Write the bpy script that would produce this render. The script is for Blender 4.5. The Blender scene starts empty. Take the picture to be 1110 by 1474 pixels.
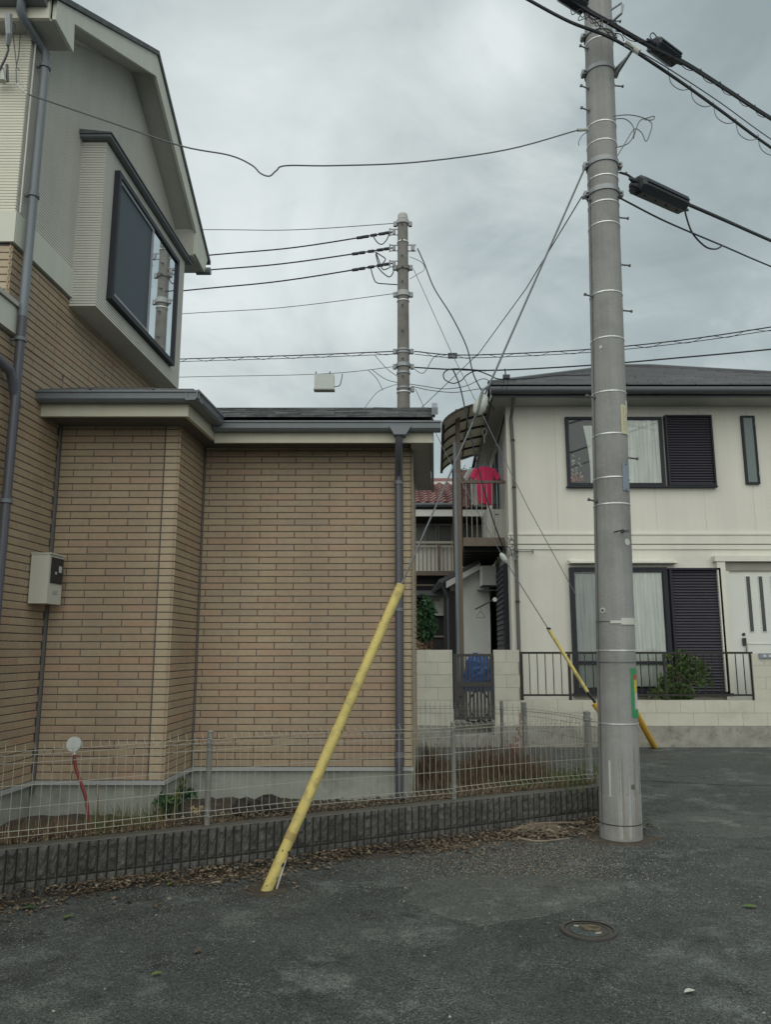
import bpy, math, random
from mathutils import Vector, Matrix
from math import sin, cos, pi, radians, atan, tan, sqrt
random.seed(7)
# ------------------------------------------------------------ camera, world, sun, exposure
scn = bpy.context.scene
EYE = 1.55; PITCH = radians(10.2); FOC = 1100.0
cd = bpy.data.cameras.new('camera'); cam = bpy.data.objects.new('camera', cd)
scn.collection.objects.link(cam); scn.camera = cam
cam.location = (0, 0, EYE); cam.rotation_euler = (radians(90) + PITCH, 0, 0)
cd.sensor_fit = 'HORIZONTAL'; cd.sensor_width = 36; cd.lens = FOC / 1110 * 36
cd.clip_start = .05; cd.clip_end = 2000

def raydir(px, py):
    vx = (px - 555) / FOC; vy = (737 - py) / FOC
    return Vector((vx, cos(PITCH) - vy * sin(PITCH), sin(PITCH) + vy * cos(PITCH)))
def P(px, py, Y):                      # point seen at a pixel of the photograph, Y metres ahead
    d = raydir(px, py); t = Y / d.y
    return Vector((d.x * t, Y, EYE + d.z * t))
def PG(px, py, z=0.0):                 # point on the level z
    d = raydir(px, py); t = (z - EYE) / d.z
    return Vector((d.x * t, d.y * t, z))
SH = .065
def PX(px, py, a):                     # point on the receding plane X = a + SH*Y
    d = raydir(px, py); t = a / (d.x - SH * d.y)
    return Vector((d.x * t, d.y * t, EYE + d.z * t))
def proj(p):
    x, y, z = p[0], p[1], p[2] - EYE
    dep = y * cos(PITCH) + z * sin(PITCH); up = -y * sin(PITCH) + z * cos(PITCH)
    return 555 + FOC * x / dep, 737 - FOC * up / dep

world = bpy.data.worlds.new('World'); scn.world = world; world.use_nodes = True
wn, wl = world.node_tree.nodes, world.node_tree.links
wn.clear()
SUN_EL, SUN_AZ = radians(44), radians(192)       # soft overcast light, brightest behind the camera
sky = wn.new('ShaderNodeTexSky'); sky.sky_type = 'NISHITA'; sky.sun_disc = False
sky.sun_elevation = SUN_EL; sky.sun_rotation = SUN_AZ
sky.air_density = 1.5; sky.dust_density = 4
tc = wn.new('ShaderNodeTexCoord')
def wnoise(scale, detail, rough, sc=(1, 1, 1.6), loc=(0, 0, 0)):
    mp = wn.new('ShaderNodeMapping'); mp.inputs['Scale'].default_value = sc; mp.inputs['Location'].default_value = loc
    wl.new(tc.outputs['Generated'], mp.inputs['Vector'])
    n = wn.new('ShaderNodeTexNoise'); n.inputs['Scale'].default_value = scale
    n.inputs['Detail'].default_value = detail; n.inputs['Roughness'].default_value = rough
    wl.new(mp.outputs[0], n.inputs['Vector']); return n
def wmath(op, a, b=None, clamp=False):
    m = wn.new('ShaderNodeMath'); m.operation = op; m.use_clamp = clamp
    for i, v in enumerate((a, b)):
        if v is None: continue
        if isinstance(v, (int, float)): m.inputs[i].default_value = v
        else: wl.new(v, m.inputs[i])
    return m.outputs[0]
n1 = wnoise(2.6, 7, .56, loc=(.3, .1, .2)); n2 = wnoise(5.0, 8, .58, (1, 1, 1.9), (1.3, .4, .1)); n1.inputs['Distortion'].default_value = .6; n2.inputs['Distortion'].default_value = .8
warp = wmath('MULTIPLY', wmath('SUBTRACT', n2.outputs['Fac'], .5), .9)
cl = wmath('ADD', wmath('MULTIPLY', wmath('SUBTRACT', n1.outputs['Fac'], .5), 1.35), wmath('MULTIPLY', warp, .55))
tot = wmath('ADD', cl, .50)
# thinner and thicker places of the cloud cover, each a soft patch in its own direction
for (px, py, wid, amp) in [(706, 74, .055, .36), (690, 100, .17, .16), (440, 430, .2, .30), (360, 300, .16, .16), (260, 120, .28, .18),
                           (1000, 300, .24, -.17), (590, 300, .12, -.16), (1090, 40, .24, -.22), (520, 130, .14, -.06), (700, 420, .12, .05), (640, 560, .1, -.05)]:
    d = raydir(px, py).normalized()
    vm = wn.new('ShaderNodeVectorMath'); vm.operation = 'DISTANCE'
    nrm = wn.new('ShaderNodeVectorMath'); nrm.operation = 'NORMALIZE'
    wl.new(tc.outputs['Generated'], nrm.inputs[0]); wl.new(nrm.outputs[0], vm.inputs[0]); vm.inputs[1].default_value = d
    dist = wmath('ADD', vm.outputs['Value'], wmath('MULTIPLY', warp, .45 if wid > .1 else .16))
    q = wmath('DIVIDE', dist, wid)
    g = wmath('POWER', 2.718, wmath('MULTIPLY', wmath('MULTIPLY', q, q), -1))
    tot = wmath('ADD', tot, wmath('MULTIPLY', g, amp))
cr = wn.new('ShaderNodeValToRGB'); wl.new(wmath('ADD', tot, 0, True), cr.inputs[0])
e = cr.color_ramp.elements
e[0].position = .1; e[0].color = (.32, .385, .40, 1)
e[1].position = 1.0; e[1].color = (.80, .865, .86, 1)
m_ = cr.color_ramp.elements.new(.45); m_.color = (.43, .505, .515, 1)
m_ = cr.color_ramp.elements.new(.72); m_.color = (.63, .695, .695, 1)
up = wn.new('ShaderNodeVectorMath'); up.operation = 'SCALE'; wl.new(cr.outputs[0], up.inputs[0]); up.inputs['Scale'].default_value = 6.6
mx = wn.new('ShaderNodeMix'); mx.data_type = 'RGBA'; mx.inputs['Factor'].default_value = .95
wl.new(sky.outputs[0], mx.inputs[6]); wl.new(up.outputs[0], mx.inputs[7])
bg = wn.new('ShaderNodeBackground'); bg.inputs['Strength'].default_value = .1
wo = wn.new('ShaderNodeOutputWorld'); wl.new(mx.outputs[2], bg.inputs[0]); wl.new(bg.outputs[0], wo.inputs[0])

sd = bpy.data.lights.new('sun', 'SUN'); sd.energy = 1.5; sd.angle = radians(110); sd.color = (1, .96, .88)
sun = bpy.data.objects.new('sun', sd); scn.collection.objects.link(sun)
sv = Vector((sin(SUN_AZ) * cos(SUN_EL), cos(SUN_AZ) * cos(SUN_EL), sin(SUN_EL)))   # towards the sun
sun.rotation_euler = sv.to_track_quat('Z', 'Y').to_euler()
scn.view_settings.view_transform = 'Standard'; scn.view_settings.look = 'None'
scn.view_settings.exposure = .55; scn.view_settings.gamma = 1; scn.view_settings.use_curve_mapping = False

# ------------------------------------------------------------ materials
MATS = {}
def mat(name, col, rough=.7, var=.08, vs=3.0, bump=0, bs=60, metal=0, isl=0, streak=0, col2=None, c2s=6, c2t=.55, spec=.5, fine=0, ior=1.45, streakvec=(9, 9, .5)):
    """base colour with large noise variation, optional second colour in patches, per-island tint, vertical streaks, bump"""
    if name in MATS: return MATS[name]
    m = bpy.data.materials.new(name); m.use_nodes = True; MATS[name] = m
    N, L = m.node_tree.nodes, m.node_tree.links
    b = N['Principled BSDF']; b.inputs['Roughness'].default_value = rough; b.inputs['Metallic'].default_value = metal
    b.inputs['Specular IOR Level'].default_value = spec; b.inputs['IOR'].default_value = ior
    g = N.new('ShaderNodeNewGeometry')
    def noise(scale, det=5, vec=None, r=.6):
        n = N.new('ShaderNodeTexNoise'); n.inputs['Scale'].default_value = scale; n.inputs['Detail'].default_value = det
        n.inputs['Roughness'].default_value = r
        if vec:
            mp = N.new('ShaderNodeMapping'); mp.inputs['Scale'].default_value = vec
            L.new(g.outputs['Position'], mp.inputs[0]); L.new(mp.outputs[0], n.inputs['Vector'])
        else: L.new(g.outputs['Position'], n.inputs['Vector'])
        return n.outputs['Fac']
    def mm(op, a, bb, cl=False):
        x = N.new('ShaderNodeMath'); x.operation = op; x.use_clamp = cl
        for i, v in enumerate((a, bb)):
            if isinstance(v, (int, float)): x.inputs[i].default_value = v
            else: L.new(v, x.inputs[i])
        return x.outputs[0]
    cur = None
    rgb = N.new('ShaderNodeRGB'); rgb.outputs[0].default_value = (*col, 1); cur = rgb.outputs[0]
    if col2:
        f = noise(c2s, 6, r=.65)
        mr = N.new('ShaderNodeMapRange'); mr.inputs[1].default_value = c2t - .08; mr.inputs[2].default_value = c2t + .1
        L.new(f, mr.inputs[0])
        x = N.new('ShaderNodeMix'); x.data_type = 'RGBA'; L.new(mr.outputs[0], x.inputs[0]); L.new(cur, x.inputs[6])
        x.inputs[7].default_value = (*col2, 1); cur = x.outputs[2]
    fac = mm('ADD', mm('MULTIPLY', mm('SUBTRACT', noise(vs), .5), var * 4), 1)
    if isl:
        oi = N.new('ShaderNodeObjectInfo')
        rr = mm('FRACT', mm('ADD', g.outputs['Random Per Island'], oi.outputs['Random']), 0)
        fac = mm('ADD', fac, mm('MULTIPLY', mm('SUBTRACT', rr, .5), isl * 2))
    if streak:
        fac = mm('ADD', fac, mm('MULTIPLY', mm('SUBTRACT', noise(1, 4, streakvec), .5), streak * 3))
    if fine:
        fac = mm('ADD', fac, mm('MULTIPLY', mm('SUBTRACT', noise(140, 3), .5), fine * 3))
    v = N.new('ShaderNodeVectorMath'); v.operation = 'SCALE'; L.new(cur, v.inputs[0]); L.new(fac, v.inputs['Scale'])
    L.new(v.outputs[0], b.inputs['Base Color'])
    if bump:
        bm = N.new('ShaderNodeBump'); bm.inputs['Strength'].default_value = bump; bm.inputs['Distance'].default_value = .01
        L.new(noise(bs, 4), bm.inputs['Height']); L.new(bm.outputs[0], b.inputs['Normal'])
    return m

def ramp_mat(name, cols, rough=.85, bump=0, bs=80, base_noise=.15, spec=.3, big=0):
    """colour picked per loose piece (leaf, stone, tile) from a ramp"""
    m = bpy.data.materials.new(name); m.use_nodes = True; MATS[name] = m
    N, L = m.node_tree.nodes, m.node_tree.links
    b = N['Principled BSDF']; b.inputs['Roughness'].default_value = rough; b.inputs['Specular IOR Level'].default_value = spec
    g = N.new('ShaderNodeNewGeometry'); oi = N.new('ShaderNodeObjectInfo')
    a = N.new('ShaderNodeMath'); a.operation = 'ADD'; L.new(g.outputs['Random Per Island'], a.inputs[0]); L.new(oi.outputs['Random'], a.inputs[1])
    f = N.new('ShaderNodeMath'); f.operation = 'FRACT'; L.new(a.outputs[0], f.inputs[0])
    r = N.new('ShaderNodeValToRGB'); L.new(f.outputs[0], r.inputs[0])
    el = r.color_ramp.elements
    for i, c in enumerate(cols):
        pos = i / (len(cols) - 1)
        if i == 0: x = el[0]
        elif i == len(cols) - 1: x = el[-1]
        else: x = el.new(pos)
        x.position = pos; x.color = (*c, 1)
    n = N.new('ShaderNodeTexNoise'); n.inputs['Scale'].default_value = 25; n.inputs['Detail'].default_value = 4
    L.new(g.outputs['Position'], n.inputs['Vector'])
    k = N.new('ShaderNodeMath'); k.operation = 'MULTIPLY_ADD'; L.new(n.outputs['Fac'], k.inputs[0]); k.inputs[1].default_value = base_noise * 4; k.inputs[2].default_value = 1 - base_noise * 2
    v = N.new('ShaderNodeVectorMath'); v.operation = 'SCALE'; L.new(r.outputs[0], v.inputs[0]); L.new(k.outputs[0], v.inputs['Scale'])
    if big:
        mp = N.new('ShaderNodeMapping'); mp.inputs['Scale'].default_value = (1.6, 1.6, .55); L.new(g.outputs['Position'], mp.inputs[0])
        nb_ = N.new('ShaderNodeTexNoise'); nb_.inputs['Scale'].default_value = 1.3; nb_.inputs['Detail'].default_value = 6; nb_.inputs['Roughness'].default_value = .6; L.new(mp.outputs[0], nb_.inputs['Vector'])
        kb = N.new('ShaderNodeMath'); kb.operation = 'MULTIPLY_ADD'; L.new(nb_.outputs['Fac'], kb.inputs[0]); kb.inputs[1].default_value = big * 4; kb.inputs[2].default_value = 1 - big * 2
        v2 = N.new('ShaderNodeVectorMath'); v2.operation = 'SCALE'; L.new(v.outputs[0], v2.inputs[0]); L.new(kb.outputs[0], v2.inputs['Scale']); v = v2
    L.new(v.outputs[0], b.inputs['Base Color'])
    if bump:
        bn = N.new('ShaderNodeTexNoise'); bn.inputs['Scale'].default_value = bs; L.new(g.outputs['Position'], bn.inputs['Vector'])
        bm = N.new('ShaderNodeBump'); bm.inputs['Strength'].default_value = bump; bm.inputs['Distance'].default_value = .01
        L.new(bn.outputs['Fac'], bm.inputs['Height']); L.new(bm.outputs[0], b.inputs['Normal'])
    return m

def asphalt_mat(name, c0, c1, speck, speckcol, agg=110, bump=.8):
    m = bpy.data.materials.new(name); m.use_nodes = True; MATS[name] = m
    N, L = m.node_tree.nodes, m.node_tree.links
    b = N['Principled BSDF']; b.inputs['Roughness'].default_value = .9; b.inputs['Specular IOR Level'].default_value = .25
    g = N.new('ShaderNodeNewGeometry')
    def noise(s, d=6, r=.6):
        n = N.new('ShaderNodeTexNoise'); n.inputs['Scale'].default_value = s; n.inputs['Detail'].default_value = d; n.inputs['Roughness'].default_value = r
        L.new(g.outputs['Position'], n.inputs['Vector']); return n.outputs['Fac']
    def mr(x, a, c):
        q = N.new('ShaderNodeMapRange'); q.inputs[1].default_value = a; q.inputs[2].default_value = c; L.new(x, q.inputs[0]); return q.outputs[0]
    def mixc(f, a, c):
        x = N.new('ShaderNodeMix'); x.data_type = 'RGBA'; L.new(f, x.inputs[0])
        for i, v in ((6, a), (7, c)):
            if isinstance(v, tuple): x.inputs[i].default_value = (*v, 1)
            else: L.new(v, x.inputs[i])
        return x.outputs[2]
    base = mixc(mr(noise(.8, 7, .62), .38, .62), c0, c1)
    base = mixc(mr(noise(3.2, 6, .7), .5, .72), base, tuple(x * .55 for x in c0))
    base = mixc(mr(noise(1.7, 7, .75), .53, .66), base, tuple(x * 1.65 for x in c1))
    vo = N.new('ShaderNodeTexVoronoi'); vo.inputs['Scale'].default_value = agg; L.new(g.outputs['Position'], vo.inputs['Vector'])
    sep = N.new('ShaderNodeSeparateColor'); L.new(vo.outputs['Color'], sep.inputs[0])
    k = N.new('ShaderNodeMath'); k.operation = 'MULTIPLY_ADD'; L.new(sep.outputs[0], k.inputs[0]); k.inputs[1].default_value = 1.3; k.inputs[2].default_value = .35
    v = N.new('ShaderNodeVectorMath'); v.operation = 'SCALE'; L.new(base, v.inputs[0]); L.new(k.outputs[0], v.inputs['Scale'])
    vo2 = N.new('ShaderNodeTexVoronoi'); vo2.inputs['Scale'].default_value = agg * .8; L.new(g.outputs['Position'], vo2.inputs['Vector'])
    s2 = N.new('ShaderNodeSeparateColor'); L.new(vo2.outputs['Color'], s2.inputs[0])
    pm = N.new('ShaderNodeMath'); pm.operation = 'MULTIPLY'; L.new(mr(s2.outputs[1], speck - .03, speck), pm.inputs[0]); L.new(mr(noise(2.1, 6, .7), .40, .62), pm.inputs[1])
    c = mixc(pm.outputs[0], v.outputs[0], speckcol)
    L.new(c, b.inputs['Base Color'])
    bm = N.new('ShaderNodeBump'); bm.inputs['Strength'].default_value = bump; bm.inputs['Distance'].default_value = .006
    L.new(vo.outputs['Distance'], bm.inputs['Height'])
    bm2 = N.new('ShaderNodeBump'); bm2.inputs['Strength'].default_value = .6; bm2.inputs['Distance'].default_value = .03
    L.new(noise(9), bm2.inputs['Height']); L.new(bm2.outputs[0], bm.inputs['Normal']); L.new(bm.outputs[0], b.inputs['Normal'])
    return m

def glass_mat(name, tint=(.9, .95, .95), refl=.25):
    m = bpy.data.materials.new(name); m.use_nodes = True; MATS[name] = m
    N, L = m.node_tree.nodes, m.node_tree.links; N.clear()
    t = N.new('ShaderNodeBsdfTransparent'); t.inputs[0].default_value = (*tint, 1)
    g = N.new('ShaderNodeBsdfGlossy'); g.inputs['Roughness'].default_value = .02; g.inputs[0].default_value = (.9, .93, .95, 1)
    f = N.new('ShaderNodeFresnel'); f.inputs[0].default_value = 1.5
    a = N.new('ShaderNodeMath'); a.operation = 'ADD'; a.use_clamp = True; L.new(f.outputs[0], a.inputs[0]); a.inputs[1].default_value = refl
    x = N.new('ShaderNodeMixShader'); L.new(a.outputs[0], x.inputs[0]); L.new(t.outputs[0], x.inputs[1]); L.new(g.outputs[0], x.inputs[2])
    o = N.new('ShaderNodeOutputMaterial'); L.new(x.outputs[0], o.inputs[0]); return m

M = dict(
    brick=ramp_mat('glazed_brick_tile', [(.315, .242, .166), (.35, .268, .175), (.33, .252, .176), (.365, .29, .194), (.31, .245, .174), (.36, .25, .168), (.35, .28, .194), (.33, .262, .168)], rough=.6, bump=.15, bs=120, base_noise=.07, spec=.4, big=.16),
    brick_pale=ramp_mat('pale_corner_tile', [(.41, .34, .24), (.44, .36, .25), (.40, .33, .23)], rough=.62, bump=.15, bs=120, base_noise=.05),
    brick_cream=ramp_mat('cream_upper_tile', [(.52, .43, .30), (.49, .41, .29), (.53, .44, .31)], rough=.62, bump=.1, base_noise=.05),
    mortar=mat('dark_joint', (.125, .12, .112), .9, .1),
    siding=mat('beige_ribbed_siding', (.58, .575, .525), .75, .05, 2, .15, 90, streak=.06),
    siding_front=mat('cream_ribbed_siding', (.66, .65, .55), .75, .04, 2, .15, 90),
    trim=mat('pale_green_grey_trim', (.56, .58, .50), .5, .05, 2, streak=.06),
    fascia=mat('cream_fascia_paint', (.52, .51, .41), .55, .05, 2, streak=.08),
    soffit=mat('soffit_board', (.42, .42, .385), .7, .04, 2),
    found=mat('rendered_foundation', (.31, .33, .29), .85, .12, 5, .3, 120, col2=(.20, .21, .18), c2s=3, c2t=.6),
    dripm=mat('metal_drip_edge', (.36, .38, .37), .4, .05),
    roofd=mat('dark_slate_shingle', (.085, .095, .10), .75, .2, 8, .4, 60, isl=.18, col2=(.13, .14, .14), c2s=14),
    gut=mat('blue_grey_gutter', (.145, .165, .18), .35, .08, 3, streak=.1),
    pipe=mat('grey_downpipe_pvc', (.17, .195, .215), .32, .06, 4, streak=.1),
    pipe_d=mat('dark_plum_downpipe', (.085, .088, .105), .35, .06, 4),
    frame=mat('dark_window_frame', (.022, .025, .034), .5, .05, spec=.3),
    frame_s=mat('silver_sash', (.30, .33, .36), .35, .05),
    screen=mat('insect_screen', (.038, .058, .074), .5, .05, 2, spec=.6),
    cwall=mat('cream_house_panel', (.66, .655, .58), .8, .04, 1.2, .25, 70, streak=.07, streakvec=(5, 5, .25)),
    croof=mat('charcoal_slate_roof', (.10, .105, .11), .7, .12, 5, isl=.15),
    cgut=mat('charcoal_gutter', (.07, .078, .085), .4, .05),
    shut=mat('dark_shutter_metal', (.055, .052, .066), .5, .04, 3, spec=.35),
    dark=mat('dark_interior', (.02, .022, .025), .8, .05),
    curt=mat('white_lace_curtain', (.70, .71, .67), .9, .06, 4, streak=.5, streakvec=(26, 1, .8)),  # strong streaks paint the light and shade of folds into the colour
    curt2=mat('grey_drape_curtain', (.38, .40, .39), .9, .08, 4, streak=.5, streakvec=(22, 1, .6)),  # same here: fold shading is put into the colour as vertical streaks
    conc=mat('pole_concrete', (.265, .272, .262), .8, .10, 3.5, .5, 70, streak=.16, fine=.08, col2=(.205, .21, .20), c2s=1.6, c2t=.56, streakvec=(22, 22, .35)),
    conc2=mat('far_pole_concrete', (.20, .195, .18), .85, .12, 4, .3, 60, col2=(.15, .145, .13), c2s=2.5),
    steel=mat('galvanised_steel', (.27, .29, .30), .45, .1, 20, metal=.4),
    band=mat('bright_steel_band', (.62, .64, .64), .38, .25, 14, metal=.5),
    bolt=mat('weathered_bolt_steel', (.13, .14, .14), .5, .1, 30, metal=.3),
    cable=mat('black_cable_sheath', (.022, .026, .032), .5, .05),
    wire=mat('steel_strand', (.13, .145, .15), .5, .05, metal=.3),
    box=mat('black_splice_case', (.028, .034, .042), .45, .08),
    yellow=mat('faded_yellow_plastic', (.56, .465, .155), .6, .14, 5, .2, 60, col2=(.36, .30, .12), c2s=14, c2t=.58, streak=.08, fine=.04),
    orange=mat('amber_yellow_plastic', (.62, .36, .045), .5, .1, 6),
    rust=mat('rusted_collar', (.36, .28, .11), .8, .2, 30),
    white=mat('aged_white_plastic', (.50, .51, .47), .5, .05),
    meter=mat('ivory_meter_case', (.50, .50, .43), .5, .04),
    blackp=mat('black_plastic', (.02, .022, .026), .3, .05),
    split=ramp_mat('split_face_block', [(.062, .063, .058), (.088, .088, .08), (.072, .073, .068), (.105, .102, .094), (.058, .058, .054)], rough=.95, bump=1.0, bs=75, base_noise=.45),
    blockd=mat('block_joint_shadow', (.022, .022, .020), .95, .15),
    blocktop=mat('block_cap_concrete', (.10, .098, .085), .9, .2, 12, .5, 90),
    soil=mat('lot_soil', (.06, .05, .038), .95, .25, 9, .9, 60, col2=(.09, .08, .062), c2s=14, fine=.15),
    fence=mat('fence_wire_coating', (.33, .33, .28), .5, .1, 10),
    post=mat('fence_post_coating', (.20, .205, .185), .5, .08, 10),
    cream=mat('cream_block_paint', (.53, .525, .44), .85, .06, 3, .3, 110, isl=.03, col2=(.46, .45, .38), c2s=2.2, c2t=.6),
    basec=mat('weathered_base_concrete', (.29, .285, .25), .9, .25, 6, .6, 60, col2=(.15, .145, .125), c2s=9, c2t=.62, streak=.1),
    iron=mat('dark_bronze_iron', (.035, .033, .030), .55, .08, 10, spec=.3),
    iron_in=mat('dark_bronze_gate', (.05, .047, .045), .5, .08, 10),
    door=mat('white_door_paint', (.62, .64, .60), .45, .03, 2),
    slit=mat('dark_door_glass', (.02, .03, .03), .1, .05),
    brown=mat('brown_painted_steel', (.125, .098, .072), .55, .12, 6, streak=.1),
    poly=mat('smoked_polycarbonate', (.34, .32, .27), .35, .1, 4),
    red=mat('red_cotton', (.66, .05, .14), .9, .12, 14),
    whitec=mat('white_cotton', (.62, .63, .62), .9, .06, 12),
    pattc=mat('patterned_cotton', (.42, .33, .30), .9, .2, 30, col2=(.22, .06, .09), c2s=34, c2t=.5),
    tealc=mat('teal_cotton', (.12, .26, .26), .9, .06, 12),
    blue=mat('blue_tarpaulin', (.02, .075, .22), .45, .35, 8, .3, 20),
    redtile=ramp_mat('red_roof_tile', [(.13, .055, .052), (.17, .075, .07), (.21, .11, .10), (.11, .05, .05)], rough=.5, base_noise=.12),
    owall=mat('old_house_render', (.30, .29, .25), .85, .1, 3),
    ofas=mat('white_painted_board', (.60, .61, .58), .7, .08, 3),
    rail=mat('pale_aluminium_rail', (.30, .28, .24), .5, .08),
    obalc=mat('pale_balcony_panel', (.74, .74, .68), .7, .04),
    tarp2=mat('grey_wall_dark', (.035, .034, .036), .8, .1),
    leafg=ramp_mat('green_leaf', [(.035, .075, .02), (.06, .115, .03), (.10, .15, .04), (.045, .09, .03)], rough=.6),
    leafd=ramp_mat('dark_green_leaf', [(.02, .06, .025), (.03, .085, .035), (.045, .10, .04)], rough=.6),
    dry=ramp_mat('dry_grass', [(.16, .11, .065), (.22, .16, .09), (.13, .07, .05), (.28, .22, .13), (.10, .06, .04)], rough=.9),
    grassg=ramp_mat('green_grass', [(.05, .085, .025), (.09, .13, .04), (.14, .16, .06)], rough=.8),
    litter=ramp_mat('dead_leaf', [(.085, .062, .042), (.13, .098, .065), (.20, .155, .105), (.10, .075, .05), (.28, .24, .17), (.065, .05, .038), (.14, .095, .06)], rough=.9),
    stone=ramp_mat('loose_gravel', [(.10, .10, .095), (.16, .16, .15), (.24, .235, .21), (.08, .082, .08), (.34, .33, .29)], rough=.95),
    wood=ramp_mat('dead_wood', [(.20, .165, .12), (.11, .085, .06), (.33, .28, .21), (.085, .068, .05)], rough=.9),
    hose=mat('dull_red_hose', (.19, .035, .035), .5, .1, 8),
    disc=mat('pale_grey_disc', (.48, .52, .50), .5, .05, 20),
    trimbrown=mat('olive_corner_trim', (.21, .19, .14), .6, .05),
    cpipe=mat('grey_brown_downpipe', (.12, .11, .10), .45, .06, 5),
    asp=asphalt_mat('worn_asphalt', (.052, .059, .056), (.084, .092, .087), .93, (.21, .21, .19), agg=175),
    asp2=asphalt_mat('smooth_asphalt_patch', (.078, .086, .079), (.092, .099, .092), .96, (.16, .16, .145), agg=200, bump=.35),
    road=asphalt_mat('road_asphalt', (.062, .069, .065), (.082, .089, .084), .96, (.16, .16, .15), agg=150, bump=.4),
    castiron=mat('cast_iron', (.062, .057, .050), .6, .15, 40, .5, 200),
    paintb=mat('worn_blue_paint', (.06, .085, .085), .7, .2, 60),
    painty=mat('worn_yellow_paint', (.115, .10, .06), .7, .2, 60),
    green=mat('green_tape', (.03, .25, .09), .5, .06, 30),
    ystick=mat('yellow_sticker', (.55, .42, .03), .5, .06, 30),
    rstick=mat('red_sticker', (.45, .07, .03), .5, .06, 30),
    plate=mat('pale_yellow_plate', (.52, .49, .33), .5, .06, 30),
    bplate=mat('blue_grey_plate', (.20, .24, .30), .4, .08, 30),
    ink=mat('dark_ink', (.05, .045, .03), .6, .05),
    insul=mat('cream_porcelain', (.43, .46, .41), .25, .05, 20),
    glass=glass_mat('window_glass', (.95, .97, .96), -.01),
    glassr=glass_mat('bay_glass', (.8, .86, .87), .42),
)

_m = M['poly']; _N, _L = _m.node_tree.nodes, _m.node_tree.links
_t = _N.new('ShaderNodeBsdfTranslucent'); _t.inputs[0].default_value = (.42, .40, .34, 1); _x = _N.new('ShaderNodeMixShader'); _x.inputs[0].default_value = .55
_o = [n for n in _N if n.type == 'OUTPUT_MATERIAL'][0]; _L.new(_N['Principled BSDF'].outputs[0], _x.inputs[1]); _L.new(_t.outputs[0], _x.inputs[2]); _L.new(_x.outputs[0], _o.inputs[0])
# ------------------------------------------------------------ object helpers
col = scn.collection
def wloc(o):
    v = Vector((0, 0, 0))
    while o is not None: v += o.location; o = o.parent
    return v
def props(o, label=None, cat=None, group=None, kind=None):
    if label: o['label'] = label
    if cat: o['category'] = cat
    if group: o['group'] = group
    if kind: o['kind'] = kind
    return o
def thing(name, loc, label, cat, group=None):
    o = bpy.data.objects.new(name, None); col.objects.link(o); o.location = Vector(loc); o.empty_display_size = .1
    return props(o, label, cat, group)
def link(name, me, parent=None, loc=(0, 0, 0), rz=0, **kw):
    o = bpy.data.objects.new(name, me); col.objects.link(o)
    if parent: o.parent = parent; o.location = Vector(loc) - wloc(parent)
    else: o.location = loc
    o.rotation_euler = (0, 0, rz)
    return props(o, **kw)

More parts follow.
